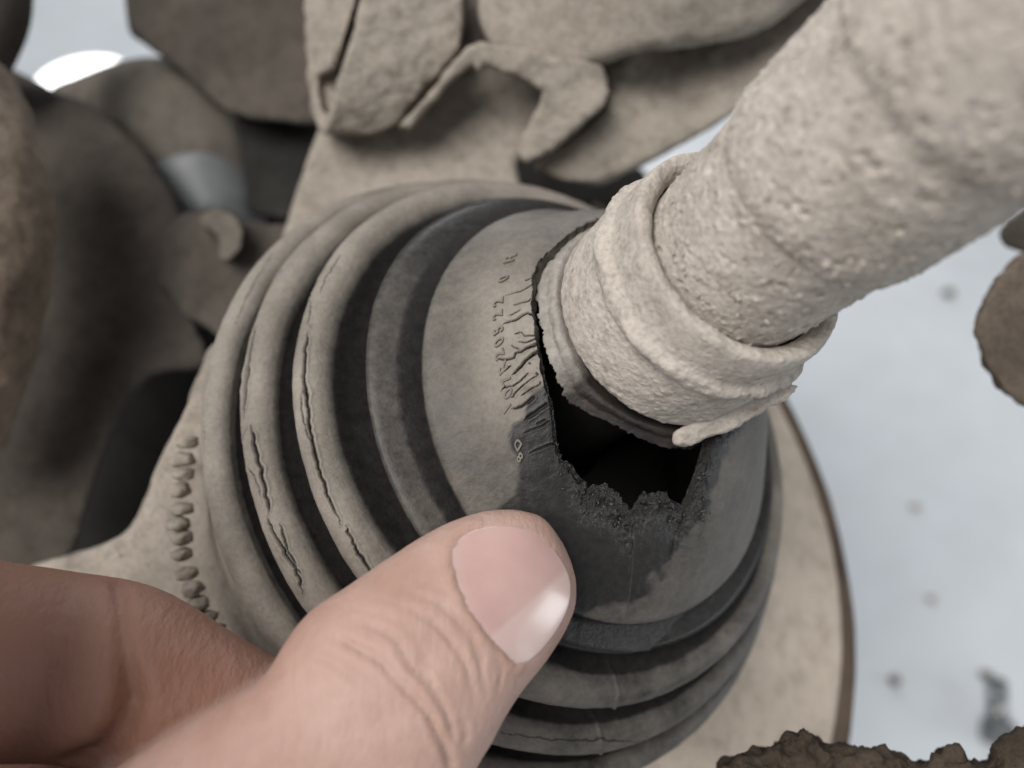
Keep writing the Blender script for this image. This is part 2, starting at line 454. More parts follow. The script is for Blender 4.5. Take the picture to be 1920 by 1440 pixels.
# the tear, traced as its edge on the cone
TEAR_PX = [(1118, 412), (1072, 436), (1040, 462), (1018, 484), (1006, 510), (1000, 545), (999, 580), (1003, 610), (1009, 650), (1016, 700), (1028, 745),
           (1036, 790), (1046, 845), (1066, 888), (1098, 915), (1128, 930), (1152, 938), (1172, 948), (1186, 968), (1200, 944), (1222, 934), (1246, 938),
           (1266, 950), (1284, 956), (1298, 930), (1312, 900), (1324, 862), (1340, 828), (1352, 812)]
TR = px_to_cone(TEAR_PX); o_ = np.argsort(TR[:, 0]); TR = TR[o_]
th_dense = np.radians(np.r_[np.arange(105, 140, 0.25), np.arange(140, 252, 0.11), np.arange(252, 335, 0.22), np.arange(335, 465, 0.7)]) % (2 * np.pi)
TH = np.sort(th_dense); NTH = len(TH)
def tear_s(th):
    s = np.interp(th, TR[:, 0], TR[:, 1], left=0.985, right=0.985)
    x = th * 57.3
    calm = 0.35 + 0.65 * smooth(math.radians(205), math.radians(235), th)
    jag = calm * (0.024 * noise1(x * 0.33, 3, 3, 0.55) + 0.008 * np.abs(noise1(x * 0.9, 9, 2)))
    gate = smooth(TR[0, 0] - 0.02, TR[0, 0] + 0.12, th) * (1 - smooth(TR[-1, 0] - 0.1, TR[-1, 0] + 0.05, th))
    return np.clip(s - jag * gate - 0.004 * gate, 0.02, 0.985)
ST = tear_s(TH)

# rows: inner wall, torn face, cone, then the folds
n_in, n_tn, n_cone = 10, 8, 112
WALL = 0.20
rows = []; torn_rows = []
cc, nn_ = None, None
t_e, r_e = cone_at(ST)
def inner(t, r): return t - 0.16, r - 0.13
in_path = np.linspace(0.0, 1.0, n_in)
Trow, Rrow, kindrow, srow = [], [], [], []
for k in in_path:                           # inside surface, from below the shoulder up to the torn edge
    s_ = 0.0 + ST * k
    t_, r_ = cone_at(s_); t_, r_ = inner(t_, r_)
    Trow.append(t_); Rrow.append(r_); kindrow.append(1); srow.append(s_)
ti, ri = inner(t_e, r_e)
calm_ = smooth(math.radians(205), math.radians(235), TH)
for k in np.linspace(0, 1, n_tn + 2)[1:-1]: # the torn face itself, ragged
    rag = 0.04 * noise1(TH * 57.3 * 0.35 + 7 * k, 21, 3, 0.5) * math.sin(math.pi * k)
    Trow.append(ti + (t_e - ti) * k + 0.05 * math.sin(math.pi * k) * calm_ + rag * 0.7 * calm_); Rrow.append(ri + (r_e - ri) * k - 0.06 * math.sin(math.pi * k) * calm_ - rag * 0.7 * calm_); kindrow.append(2); srow.append(ST)
for k in 1 - np.linspace(0, 1, n_cone) ** 1.7: # the cone, outside
    s_ = ST * k; t_, r_ = cone_at(s_)
    Trow.append(t_); Rrow.append(r_); kindrow.append(0); srow.append(s_)
FOLDS = [(1.10, 2.88), (1.05, 2.895), (0.99, 2.86), (0.94, 2.72), (0.88, 2.56), (0.81, 2.52), (0.755, 2.62), (0.735, 2.82), (0.70, 3.06), (0.655, 3.27), (0.62, 3.335),
         (0.58, 3.33), (0.54, 3.2), (0.5, 2.95), (0.42, 2.7), (0.28, 2.6), (0.10, 2.65), (0.0, 2.9), (0.02, 3.25), (0.10, 3.5), (0.17, 3.67), (0.19, 3.80), (0.15, 3.92), (0.05, 3.99),
         (-0.05, 4.0), (-0.14, 3.95), (-0.22, 3.8), (-0.27, 3.5), (-0.33, 3.3), (-0.48, 3.22), (-0.60, 3.35), (-0.62, 3.7), (-0.55, 4.02), (-0.47, 4.16), (-0.435, 4.27), (-0.46, 4.39),
         (-0.55, 4.48), (-0.65, 4.51), (-0.74, 4.45), (-0.81, 4.3), (-0.86, 4.0), (-0.92, 3.78), (-1.07, 3.70), (-1.19, 3.85), (-1.2, 4.2), (-1.12, 4.48), (-1.03, 4.6), (-1.0, 4.7),
         (-1.03, 4.8), (-1.12, 4.88), (-1.24, 4.9), (-1.33, 4.84), (-1.40, 4.66), (-1.46, 4.52), (-1.60, 4.46), (-1.9, 4.46), (-2.3, 4.46)]
FP = catmull(FOLDS, 700)
w_ = np.ones(700)                           # sample density: dense on the crests where the cracks run
for c0, rmin in ((0.04, 3.65), (-0.58, 4.15), (-1.14, 4.55)): w_ += 9.0 * np.exp(-((FP[:, 0] - c0) / 0.19) ** 2) * (FP[:, 1] > rmin)
w_[FP[:, 0] < -1.5] *= 0.3
cw = np.r_[0, np.cumsum(w_)[:-1]]; NF = 335
ff = np.interp(np.linspace(0, cw[-1], NF), cw, np.arange(700))
for x in ff[1:]:
    t_ = np.interp(x, np.arange(700), FP[:, 0]); r_ = np.interp(x, np.arange(700), FP[:, 1])
    Trow.append(np.full(NTH, t_)); Rrow.append(np.full(NTH, r_)); kindrow.append(3); srow.append(np.zeros(NTH))
Trow = np.array(Trow); Rrow = np.array(Rrow); kindrow = np.array(kindrow); srow = np.array(srow); NR = len(Trow)
BG = ring_pts(Trow, Rrow, np.broadcast_to(TH, (NR, NTH)))
PXG = proj(BG)
# gentle sag of the old rubber
sag = 0.035 * fbm(BG * 0.35, 2, 5) * (kindrow >= 0)[:, None]
nrmG = -grid_normals(BG)
if np.mean((nrmG[-60:] * (BG[-60:] - CB)).sum(-1)) < 0: nrmG = -nrmG
BG = BG + nrmG * sag[..., None]

crack = np.zeros((NR, NTH)); disp = np.zeros((NR, NTH))
def jag_line(P, amp, step=0.012, seed=0):   # 3D polyline -> finely jagged polyline
    P = np.asarray(P); L = np.r_[0, np.cumsum(np.linalg.norm(np.diff(P, axis=0), axis=1))]
    n = max(6, int(L[-1] / step)); s = np.linspace(0, L[-1], n)
    Q = np.stack([np.interp(s, L, P[:, k]) for k in range(3)], -1)
    for k in range(3): Q[:, k] += amp * noise1(s * 9, seed + k, 3, 0.55)
    return Q, s / L[-1]
def carve(px, rowmask, width, depth, amp, seed, flat_ends=False):
    idx = np.where(rowmask)[0]; sub = PXG[idx]
    pts = []
    for p in px:
        d = ((sub - np.array(p, float)) ** 2).sum(-1); k = np.unravel_index(np.argmin(d), d.shape); pts.append(BG[idx[k[0]], k[1]])
    Q, u = jag_line(pts, amp, seed=seed)
    lo = Q.min(0) - 0.12; hi = Q.max(0) + 0.12
    G = BG[idx]; sel = np.all((G > lo) & (G < hi), -1); V = G[sel]
    if len(V) == 0: return
    for c0 in range(0, len(Q), 8):
        dq = np.linalg.norm(V[:, None] - Q[None, c0:c0 + 8], axis=-1); Q[c0:c0 + 8] = V[dq.argmin(0)]
    if len(Q) > 5: Q[1:-1] = (Q[:-2] + 2 * Q[1:-1] + Q[2:]) / 4
    best = np.full(len(V), 1e9); wid = np.zeros(len(V))
    prof = width * (np.clip(np.sin(np.pi * np.clip(u, 0.02, 0.98)), 0, 1) ** 0.6 if not flat_ends else smooth(-0.02, 0.25, u)) * (0.75 + 0.4 * noise1(u * len(u) * 0.05, seed + 50, 2))
    mid = smooth(0.0, 0.12, u) * (1 if flat_ends else smooth(1.0, 0.88, u))
    prof = np.maximum(prof, 0.6 * width * mid)
    for c0 in range(0, len(Q), 8):
        q = Q[c0:c0 + 8]; d = np.linalg.norm(V[:, None] - q[None], axis=-1); m = d.argmin(1); dm = d[np.arange(len(V)), m]
        up = dm < best; best[up] = dm[up]; wid[up] = np.maximum(prof[c0:c0 + 8][m[up]], 1e-4)
    k = np.exp(-(best / (wid + 0.004)) ** 2)
    lip = np.exp(-((best - 2.2 * (wid + 0.004)) / (wid + 0.006)) ** 2)
    dd = np.zeros(sel.shape); dd[sel] = -depth * k * np.clip(wid / width, 0.3, 1.3) + 0.14 * depth * lip * (1 - k)
    kk = np.zeros(sel.shape); kk[sel] = smooth(0.25, 0.8, k)
    disp[idx] = np.where(np.abs(dd) > np.abs(disp[idx]), dd, disp[idx]); crack[idx] = np.maximum(crack[idx], kk)

tmean = Trow.mean(1)
rmean = Rrow.mean(1)
rowC = (kindrow == 3) & (tmean < 0.24) & (tmean > -0.14) & (rmean > 3.6)
rowB = (kindrow == 3) & (tmean < -0.40) & (tmean > -0.78) & (rmean > 4.12)
rowA = (kindrow == 3) & (tmean < -0.97) & (tmean > -1.36) & (rmean > 4.52)
rowK = (kindrow == 0)
carve([(580, 610), (576, 640), (572, 672), (566, 706), (574, 729), (578, 760), (581, 792), (589, 852), (604, 897), (619, 935), (641, 984)], rowC, 0.020, 0.10, 0.022, 1)
carve([(646, 985), (660, 1010), (671, 1032), (686, 1056), (703, 1082)], rowC, 0.016, 0.08, 0.025, 2)
carve([(566, 735), (563, 765), (572, 800), (582, 830)], rowC, 0.011, 0.05, 0.02, 3)
carve([(590, 545), (582, 580), (577, 610)], rowC, 0.009, 0.04, 0.02, 4)
carve([(640, 480), (612, 520), (598, 550)], rowC, 0.008, 0.03, 0.02, 5)
carve([(532, 508), (517, 535), (497, 575), (484, 605)], rowB, 0.014, 0.06, 0.02, 6)
carve([(482, 612), (472, 650), (465, 690), (461, 733), (459, 783)], rowB, 0.028, 0.12, 0.015, 7)
carve([(473, 798), (477, 840), (487, 873), (500, 930), (505, 966)], rowB, 0.022, 0.11, 0.03, 8)
carve([(499, 968), (517, 1007), (540, 1040), (560, 1083), (570, 1112)], rowB, 0.020, 0.10, 0.028, 9)
carve([(523, 985), (535, 1020), (548, 1052), (566, 1080)], rowB, 0.014, 0.08, 0.025, 10)
carve([(463, 800), (470, 850), (480, 900), (492, 945)], rowB, 0.009, 0.05, 0.025, 11)
carve([(384, 790), (381, 850), (386, 920), (400, 990), (420, 1040), (450, 1085)], rowA, 0.007, 0.035, 0.03, 12)
carve([(512, 480), (470, 545), (440, 610)], rowA, 0.005, 0.02, 0.02, 13)
# underside folds: fine creases
carve([(940, 1372), (1020, 1385), (1120, 1388), (1230, 1372)], rowB, 0.006, 0.010, 0.02, 16)
# short drying cracks reaching from the tear across the lettering
CR = [[(942, 608), (966, 600), (988, 586), (998, 590)], [(948, 552), (974, 546), (997, 535)], [(963, 572), (989, 565), (998, 560)],
      [(929, 673), (953, 674), (965, 670), (968, 661), (978, 660), (987, 653), (1006, 646)], [(960, 703), (976, 688), (984, 678), (998, 666), (1008, 660)],
      [(942, 698), (957, 686)], [(938, 735), (948, 725), (963, 724), (974, 716), (990, 700)], [(952, 746), (962, 744), (972, 729), (984, 720), (1005, 705)],
      [(979, 742), (992, 731), (1010, 722)], [(963, 626), (979, 623), (984, 631), (1001, 628)], [(960, 766), (977, 761), (1000, 745)],
      [(983, 787), (999, 778), (1009, 770), (1026, 758)], [(983, 813), (1004, 803), (1030, 790)], [(1004, 795), (1021, 788)], [(992, 851), (1020, 838), (1040, 832)],
      [(970, 640), (985, 642), (1003, 636)], [(955, 590), (975, 582)], [(1000, 520), (985, 524)], [(975, 655), (960, 648)], [(1185, 972), (1186, 1000), (1184, 1040)],
      [(1258, 1048), (1266, 1010), (1284, 965)]]
for k, c in enumerate(CR): carve(c, rowK, 0.006 if k not in (0, 3, 4, 10, 11, 20) else 0.012, 0.035 if k not in (0, 3, 4, 20) else 0.06, 0.010, 30 + k, True)
carve([(1014, 484), (1008, 505), (1003, 540)], rowK, 0.02, 0.05, 0.01, 70)
# mould seam: a fine raised line down the lower side
def seam_on(px, rowmask, h):
    idx = np.where(rowmask)[0]; d = seg_dist(PXG[idx], px)
    disp[idx] += h * np.exp(-(d / 3.2) ** 2)
seam_on([(1184, 1010), (1182, 1060), (1176, 1110), (1168, 1165)], rowK, 0.022)
seam_on([(1118, 1180), (1138, 1240), (1152, 1270), (1160, 1300), (1150, 1330)], (kindrow == 3) & (tmean < 0.5) & (tmean > -0.2), 0.026)
seam_on([(1102, 1325), (1118, 1350), (1128, 1385), (1124, 1440)], (kindrow == 3) & (tmean < -0.3) & (tmean > -0.8), 0.022)

# fine surface crust
cr_n = fbm(BG * 7.0, 3, 8)
disp += 0.0035 * cr_n * (kindrow != 2)[:, None] + (0.016 * fbm(BG * 9.0, 3, 77))* (kindrow == 2)[:, None]
lowrag = np.exp(-((ST[None] - srow) / 0.10) ** 2) * (kindrow == 0)[:, None]
lower = smooth(math.radians(222), math.radians(240), TH)[None] * (1 - smooth(math.radians(322), math.radians(335), TH))[None]
disp += 0.06 * fbm(BG * 9.0, 3, 91, 0.6) * lowrag * lower
BGd = BG + nrmG * disp[..., None]

# where the dust lies; thinned on the folds to paint in shade
CLEAN = [(998, 735), (984, 752), (972, 792), (972, 830), (988, 862), (982, 905), (945, 950), (900, 1010), (1000, 1130), (1085, 1150), (1150, 1128), (1215, 1118), (1252, 1062),
         (1280, 1010), (1316, 965), (1338, 905), (1346, 850), (1362, 815), (1300, 700), (1100, 700)]
cd = seg_dist(PXG, CLEAN, True) * np.where(inside(PXG, CLEAN), -1, 1)
cd = cd + 16 * fbm(BG * 3.0, 3, 44)
dust = np.full((NR, NTH), 0.55)
dustK = 0.27 * smooth(-4, 12, cd) + 0.06 * smooth(-70, 0, cd) + 0.012
pale = smooth(120, 20, np.hypot((PXG[..., 0] - 960) * 0.9, (PXG[..., 1] - 640) * 0.45))      # rubbed-in pale dust round the lettering
dustK += 0.55 * pale * smooth(0, 10, cd)
dust[rowK] = dustK[rowK]
fold = (kindrow == 3)
ang = TH[None] * 180 / np.pi
r_here = Rrow
valley = 0.26 + 0.0 * r_here
crest = np.zeros_like(dust)
for lo, hi, tc in ((3.50, 3.68, 0.0), (4.05, 4.2, -0.6), (4.47, 4.6, -1.2)):
    near = np.abs(Trow - tc) < 0.33
    crest = np.where(near, np.maximum(crest, smooth(lo, hi, Rrow)), crest)
under = smooth(235, 262, ang) * (1 - smooth(300, 345, ang))          # shade of the lower side, painted by thinning the dust
df = 0.0 + 0.85 * crest  # grooves left as bare rubber, which also paints in their shade
df = np.where(Trow > 0.5, 0.0 + 0.20 * smooth(2.92, 3.02, Rrow) * smooth(112, 160, ang), df)
df = np.where(Trow < -1.5, 0.8, df)
df = df - 0.62 * under * (Trow > -1.5)
dust[fold] = np.clip(df + 0.10 * fbm(BG * 2.0, 3, 33) * (crest > 0.5), 0.0, 0.95)[fold]
dust[kindrow == 1] = 0.0; dust[kindrow == 2] = 0.0
torn = np.zeros((NR, NTH)); torn[kindrow == 2] = 1.0; torn[kindrow == 1] = 0.3
torn = np.maximum(torn, lowrag * lower)
dusty_edge = (TH > math.radians(100)) & (TH < math.radians(196))
torn[np.ix_(kindrow == 2, dusty_edge)] = 0.2; dust[np.ix_(kindrow == 2, dusty_edge)] = 0.35

boot = thing('rubber_boot', unp(900, 1450, 12.5), 'torn black rubber bellows boot with cracked dusty folds round the drive joint', 'rubber boot')
bel = mesh_obj('bellows', BGd.reshape(-1, 3), grid_faces(NR, NTH, True), M_RUBBER, boot,
               {'dust': dust.ravel(), 'crack': crack.ravel(), 'torn': torn.ravel()})
tag(bel, 'ribbed rubber bellows with a ragged hole torn open beside the neck')

# moulded lettering standing out of the cone
def cone_frame(th, s):
    t, r = cone_at(np.array([s - 0.01, s, s + 0.01])); p = ring_pts(t, r, np.array([th - 0.01, th, th + 0.01]))
    c = p[1, 1]; eth = nrm(p[1, 2] - p[1, 0]); es = nrm(p[2, 1] - p[0, 1]); n = nrm(np.cross(eth, es))
    if n @ c > 0: n = -n
    return c, eth, es, n
def glyph(ch, size):
    cu = bpy.data.curves.new('g', 'FONT'); cu.body = ch; cu.size = size; cu.extrude = 0.008; cu.bevel_depth = 0.005; cu.bevel_resolution = 1
    cu.align_x = 'CENTER'; cu.align_y = 'CENTER'; cu.resolution_u = 4
    o = bpy.data.objects.new('g', cu); COL.objects.link(o)
    dg = bpy.context.evaluated_depsgraph_get(); ev = o.evaluated_get(dg); me = ev.to_mesh()
    v = np.array([x.co[:] for x in me.vertices]); f = [list(p.vertices) for p in me.polygons]
    ev.to_mesh_clear(); bpy.data.objects.remove(o, do_unlink=True); bpy.data.curves.remove(cu)
    return v, f
LET = [('1', 951, 765), ('0', 953, 737), ('7', 951, 712), ('R', 943, 688), ('2', 937, 664), ('0', 936, 640), ('5', 935, 618), ('2', 934, 590), ('2', 936, 566), ('0', 945, 522), ('H', 958, 486),
       ('D', 972, 834), ('8', 974, 856)]
gl = []
for ch, x, y in LET:
    (th0, s0), = px_to_cone([(x, y)]); c, eth, es, n = cone_frame(th0, s0)
    v, f = glyph(ch, 0.185 if ch not in 'D8' else 0.14)
    q = c + v[:, :1] * (-eth) + v[:, 1:2] * (-es) + (v[:, 2:3] + 0.006) * n
    gl.append((q, f))
v, f = join(gl); k = len(v)
let = mesh_obj('moulded_lettering', v, f, M_RUBBER, bel, {'dust': np.full(k, 0.62), 'crack': np.zeros(k), 'torn': np.zeros(k)}, smooth_=False)
tag(let, 'raised moulded characters in a row beside the tear')

# collar: what stayed on the neck, torn along its lower rim
N2n, A2, B2 = frame(N2)
def neck_ring(t, r, th):
    return C2 + N2n * t[..., None] + r[..., None] * (np.cos(th)[..., None] * A2 + np.sin(th)[..., None] * B2)
COL_PX = [(1118, 406), (1068, 436), (1037, 460), (1013, 498), (1006, 545), (1007, 590), (1016, 632), (1038, 700), (1070, 756), (1108, 790), (1150, 815), (1190, 832), (1240, 856), (1286, 862), (1340, 828)]
thn = np.radians(np.arange(0, 360, 0.5)); wn = np.linspace(0, 1.2, 120)
gp = proj(neck_ring(-0.10 - wn[:, None] * 0.72 + 0 * thn[None], 1.34 + wn[:, None] * 0.69 + 0 * thn[None], thn[None] + 0 * wn[:, None]))
cw_ = []
for p in COL_PX:
    d = ((gp - np.array(p, float)) ** 2).sum(-1); k = np.unravel_index(np.argmin(d), d.shape); cw_.append((thn[k[1]], wn[k[0]]))
cw_ = np.array(sorted(cw_)); thc = np.radians(np.arange(0, 360, 0.3)); nc = len(thc)
wc = np.interp(thc, cw_[:, 0], cw_[:, 1], period=2 * np.pi) + 0.03 * noise1(thc * 57.3 * 0.35, 61, 4, 0.65) + 0.012
wc = wc * (1 - 0.32 * smooth(math.radians(212), math.radians(235), thc) * (1 - smooth(math.radians(318), math.radians(335), thc)))
wc = np.clip(wc, 0.08, 1.2)
cr_rows = []; dr = []
angc = np.degrees(thc)
dl = np.where((angc > 60) & (angc < 206), 1.0, 0.0); dl = np.convolve(np.r_[dl[-40:], dl, dl[:40]], np.ones(61) / 61, 'same')[40:-40]
up_ = 0.06 * dl
def wav(k): return 0.012 * fbm(np.stack([np.cos(thc) * 4, np.sin(thc) * 4, np.full(nc, k * 3)], -1), 3, 12)
for k in np.linspace(0, 1, 22):             # outside, neck to torn edge
    lipb = 0.05 * math.sin(math.pi * min(k * 1.6, 1)) - 0.09 * math.exp(-(k / 0.12) ** 2)
    cr_rows.append(neck_ring(-0.10 + up_ - wc * k * 0.72 + lipb * 0.7, 1.34 + wc * k * 0.69 + lipb * 0.7 + wav(k), thc)); dr.append(k)
for k in np.linspace(0.2, 1, 5):            # torn face
    rg = 0.03 * noise1(thc * 57.3 + 30 * k, 66, 3)
    cr_rows.append(neck_ring(-0.10 + up_ - wc * 0.72 - 0.11 * k + rg, 1.34 + wc * 0.69 - 0.12 * k + rg, thc)); dr.append(1.1)
for k in np.linspace(1, 0, 8)[1:]:
    cr_rows.append(neck_ring(-0.21 - wc * k * 0.72, 1.22 + wc * k * 0.69 + 0 * thc, thc)); dr.append(1.2)
CG = np.array(cr_rows); dr = np.array(dr)
dc = np.clip(dl[None] * np.where(dr < 1.15, 0.85, 0.1)[:, None] + 0.02, 0, 1)
tag(mesh_obj('collar', CG.reshape(-1, 3), grid_faces(len(CG), nc, True), M_COLLAR, boot, {'dust': dc.ravel()}), 'torn rubber collar left on the neck, dark brown along its lower edge')

# cuff: small end of the boot caked in mud, with the clamp band groove
thq = np.radians(np.arange(0, 360, 0.6)); nq = len(thq)
CUFF = catmull([(-0.14, 1.06), (-0.13, 1.22), (-0.05, 1.335), (0.03, 1.372), (0.25, 1.385), (0.55, 1.375), (0.78, 1.37), (0.86, 1.405), (0.93, 1.425), (1.00, 1.40), (1.06, 1.335),
                (1.15, 1.315), (1.35, 1.305), (1.45, 1.30), (1.52, 1.285), (1.56, 1.25), (1.55, 1.16), (1.50, 1.10), (1.44, 1.06)], 190)
QG = neck_ring(CUFF[:, :1] + 0 * thq[None], CUFF[:, 1:] + 0 * thq[None], thq[None] + 0 * CUFF[:, :1])
qn = -grid_normals(QG);  qn = -qn if np.mean((qn[60:100] * (QG[60:100] - C2)).sum(-1)) < 0 else qn
ridge = np.exp(-((CUFF[:, 0] - 0.93) / 0.09) ** 2)[:, None]
qd = 0.008 * fbm(QG * 2.2, 3, 15) + 0.006 * fbm(QG * 7, 3, 16) + ridge * 0.032 * fbm(QG * 2.6, 3, 18) + 0.010 * np.maximum(fbm(QG * 15, 2, 19), 0)
band = ((CUFF[:, 0] > 1.08) & (CUFF[:, 0] < 1.5))[:, None]; qd = np.where(band, qd * 0.55, qd)
tag(mesh_obj('cuff', (QG + qn * qd[..., None]).reshape(-1, 3), grid_faces(len(QG), nq, True), M_DIRT, boot), 'small boot cuff caked in pale dried mud with a clamp band groove')

# ------------------------------------------------------------------ drive shaft
shaft = thing('drive_shaft', unp(1500, 640, 8.6), 'thick round drive shaft coated in pale cracked dried mud above the boot cuff', 'drive shaft')
ths = np.radians(np.arange(0, 360, 0.55)); ns = len(ths)
SH = catmull([(0.9, 1.0), (1.2, 1.02), (1.40, 1.035), (1.8, 1.045), (2.4, 1.055), (2.66, 1.07), (2.78, 1.115), (2.95, 1.135), (3.4, 1.14), (3.9, 1.14),
              (4.12, 1.15), (4.25, 1.20), (4.45, 1.22), (5.2, 1.22), (6.5, 1.22), (8.2, 1.2)], 560)
SH = SH[(SH[:, 0] < 5.4) | (np.arange(560) % 3 == 0)]
SG = neck_ring(SH[:, :1] + 0 * ths[None], SH[:, 1:] + 0 * ths[None], ths[None] + 0 * SH[:, :1])
sn = SG - (C2 + N2n * SH[:, 0][:, None, None]); sn /= np.linalg.norm(sn, axis=-1, keepdims=True)
l1 = fbm(SG * 1.1, 3, 71); l2 = fbm(SG * 4.5, 4, 72); l3 = fbm(SG * 13, 3, 73, 0.6)
grain = np.clip(fbm(SG * 15, 2, 74) - 0.5, 0, 1); pits = np.clip(fbm(SG * 9, 2, 75) - 0.62, 0, 1)
sd = 0.009 * l1 + 0.005 * l2 + 0.005 * l3 + 0.03 * grain - 0.07 * pits
mudpatch = smooth(0.1, 0.5, fbm(SG * 1.5, 3, 79)); sd += 0.010 * mudpatch
gs = np.linspace(-2.6, 1.0, 30)
GS = neck_ring(gs[:, None] + 0 * ths[None, ::4], np.full((30, 1), 0.93) + 0 * ths[None, ::4], ths[None, ::4] + 0 * gs[:, None])
mesh_obj('greased_shaft_end', GS.reshape(-1, 3), grid_faces(30, GS.shape[1], True)[:, ::-1], M_BLACK, shaft)
tag(mesh_obj('shaft_tube', (SG + sn * sd[..., None]).reshape(-1, 3), grid_faces(len(SG), ns, True)[:, ::-1], M_DIRT, shaft), None)
# crumbs of dried mud stuck to shaft and cuff
ico = bmesh.new(); bmesh.ops.create_icosphere(ico, subdivisions=1, radius=1.0)
iv = np.array([x.co[:] for x in ico.verts]); ifc = [[x.index for x in p.verts] for p in ico.faces]; ico.free()
parts = []
for k in range(520):
    t = rng.uniform(1.62, 4.6); th = rng.uniform(math.radians(150), math.radians(350)); rr = np.interp(t, SH[:, 0], SH[:, 1])
    clump = vnoise(np.array([[t * 1.3, math.cos(th) * 2, math.sin(th) * 2]]), 5)[0]
    if clump < rng.uniform(-0.5, 0.6): continue
    p = neck_ring(np.array(t), np.array(rr + 0.012), np.array(th)); sz = 0.010 + 0.026 * rng.random() ** 3
    v = iv * (1 + 0.35 * rng.standard_normal((len(iv), 1))) * sz * np.array([1, 1, 0.8])
    parts.append((p + v, ifc))
v, f = join(parts)
tag(mesh_obj('mud_crumbs', v, f, M_DIRT, shaft, smooth_=False), None, kind='stuff')

# wet grease and rubber crumbs along the torn edge
mG, ntG, bG = mat('wet_grease'); bG.inputs['Roughness'].default_value = 0.16; bG.inputs['Specular IOR Level'].default_value = 0.8
nG = noise_node(ntG, 900, 4); ntG.links.new(ramp(ntG, nG.outputs['Fac'], [(0.35, (0.012, 0.012, 0.012)), (0.7, (0.06, 0.058, 0.056))]).outputs['Color'], bG.inputs['Base Color'])
parts = []
for k in range(330):
    thg = rng.uniform(math.radians(186), math.radians(328)); i_ = min(np.searchsorted(TH, thg), NTH - 1)
    lowg = smooth(math.radians(205), math.radians(240), thg)
    s_ = ST[i_] - abs(rng.normal(0, 0.030 + 0.035 * lowg))
    if lowg < rng.uniform(-0.25, 0.9): continue
    c, eth, es, n = cone_frame(thg, s_); sz = 0.004 + 0.014 * rng.random() ** 2.5
    v = iv * (1 + 0.4 * rng.standard_normal((len(iv), 1))) * sz * np.array([1, rng.uniform(0.5, 1.6), 0.9])
    parts.append((c + n * 0.012 + v, ifc))
for k in range(46):                         # the thick smear at the right end of the tear
    p = (rng.normal(1318, 9), rng.normal(950, 26)); (thg, s_), = px_to_cone([p]); c, eth, es, n = cone_frame(thg, s_)
    parts.append((c + n * 0.012 + iv * (1 + 0.4 * rng.standard_normal((len(iv), 1))) * rng.uniform(0.006, 0.018), ifc))
v, f = join(parts)
tag(mesh_obj('grease_crumbs', v, f, mG, boot, smooth_=True), None, kind='stuff')

# flake of mud peeling from the cuff rim
def rugged(name, polys, vox, it, m, parent=None, amp=0.03, fr=2.0, amp2=0.01, fr2=8, seed=0, label=None, cat=None, group=None, extra=None):
    v, f = join([tri_prism(p, th) for p, th in polys] + (extra or []))
    V, P = remeshed(v, f, vox, it); n = vert_normals(V, P)
    V = V + n * (amp * fbm(V * fr, 3, seed) + amp2 * fbm(V * fr2, 3, seed + 5))[:, None]
    o = mesh_obj(name, V, P, m, parent); return tag(o, label, cat, group)
rugged('mud_flake', [([(1262, 812, 9.02), (1300, 790, 9.02), (1345, 762, 8.95), (1400, 738, 8.9), (1470, 718, 8.9), (1500, 722, 8.95), (1478, 745, 8.95), (1440, 764, 8.95), (1405, 790, 9.0), (1370, 808, 9.02),
                       (1330, 820, 9.04), (1290, 834, 9.06), (1264, 832, 9.06)], 0.22)], 0.028, 2, M_DIRT, boot, 0.03, 3.0, 0.012, 12, 31)

# ------------------------------------------------------------------ joint housing behind the boot
hous = thing('joint_housing', unp(760, 1500, 14), 'dusty cast joint housing with a lumpy notched rim behind the boot folds', 'joint housing')
HP = catmull([(-1.55, 4.2), (-1.75, 4.42), (-2.0, 4.55), (-2.4, 4.6), (-3.0, 4.6), (-3.6, 4.4), (-3.65, 1.0)], 60)
thh = np.radians(np.arange(0, 360, 2.0))
HG = ring_pts(HP[:, 0], HP[:, 1], thh)
mesh_obj('housing_shell', HG.reshape(-1, 3), grid_faces(60, len(thh), True), M_DIRT_BG, hous)
# dark inner race seen through the tear
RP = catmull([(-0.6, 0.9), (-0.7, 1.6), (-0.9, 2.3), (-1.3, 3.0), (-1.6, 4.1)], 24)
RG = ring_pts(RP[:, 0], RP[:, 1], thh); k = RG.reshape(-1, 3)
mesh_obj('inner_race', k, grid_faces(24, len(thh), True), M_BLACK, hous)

# ------------------------------------------------------------------ brake backing plate (sector of a dished disc), right and below
plate = thing('backing_plate', unp(1500, 1700, 15), 'pale dusty brake backing plate with a rim darkened as shade behind the boot', 'brake plate')
PN, PA, PB = frame(NB); PCc = unp(992, 942, 14.0)
thp = np.radians(np.arange(-115, 64, 0.8))
def sector(prof, name, m):
    pr = catmull(prof, 60)
    G = PCc + PN * pr[:, 0][:, None, None] + pr[:, 1][:, None, None] * (np.cos(thp)[None, :, None] * PA + np.sin(thp)[None, :, None] * PB)
    G = G + PN * (0.02 * fbm(G * 0.8, 3, 88))[..., None]
    return mesh_obj(name, G.reshape(-1, 3), grid_faces(60, len(thp)), m, plate)
sector([(0.3, 3.6), (0.28, 4.6), (0.22, 5.6), (0.16, 6.4), (0.13, 6.9), (0.11, 7.2), (0.08, 7.34), (0.0, 7.40)], 'plate_face', M_PLATE)
sector([(0.02, 7.34), (0.07, 7.42), (0.06, 7.52), (0.03, 7.7), (-0.06, 7.88), (-0.22, 7.97), (-0.45, 8.0), (-0.8, 7.98), (-0.85, 7.8), (-0.6, 7.4), (-0.3, 6.0), (-0.2, 3.6)], 'plate_rim', M_RIM_SHADE)

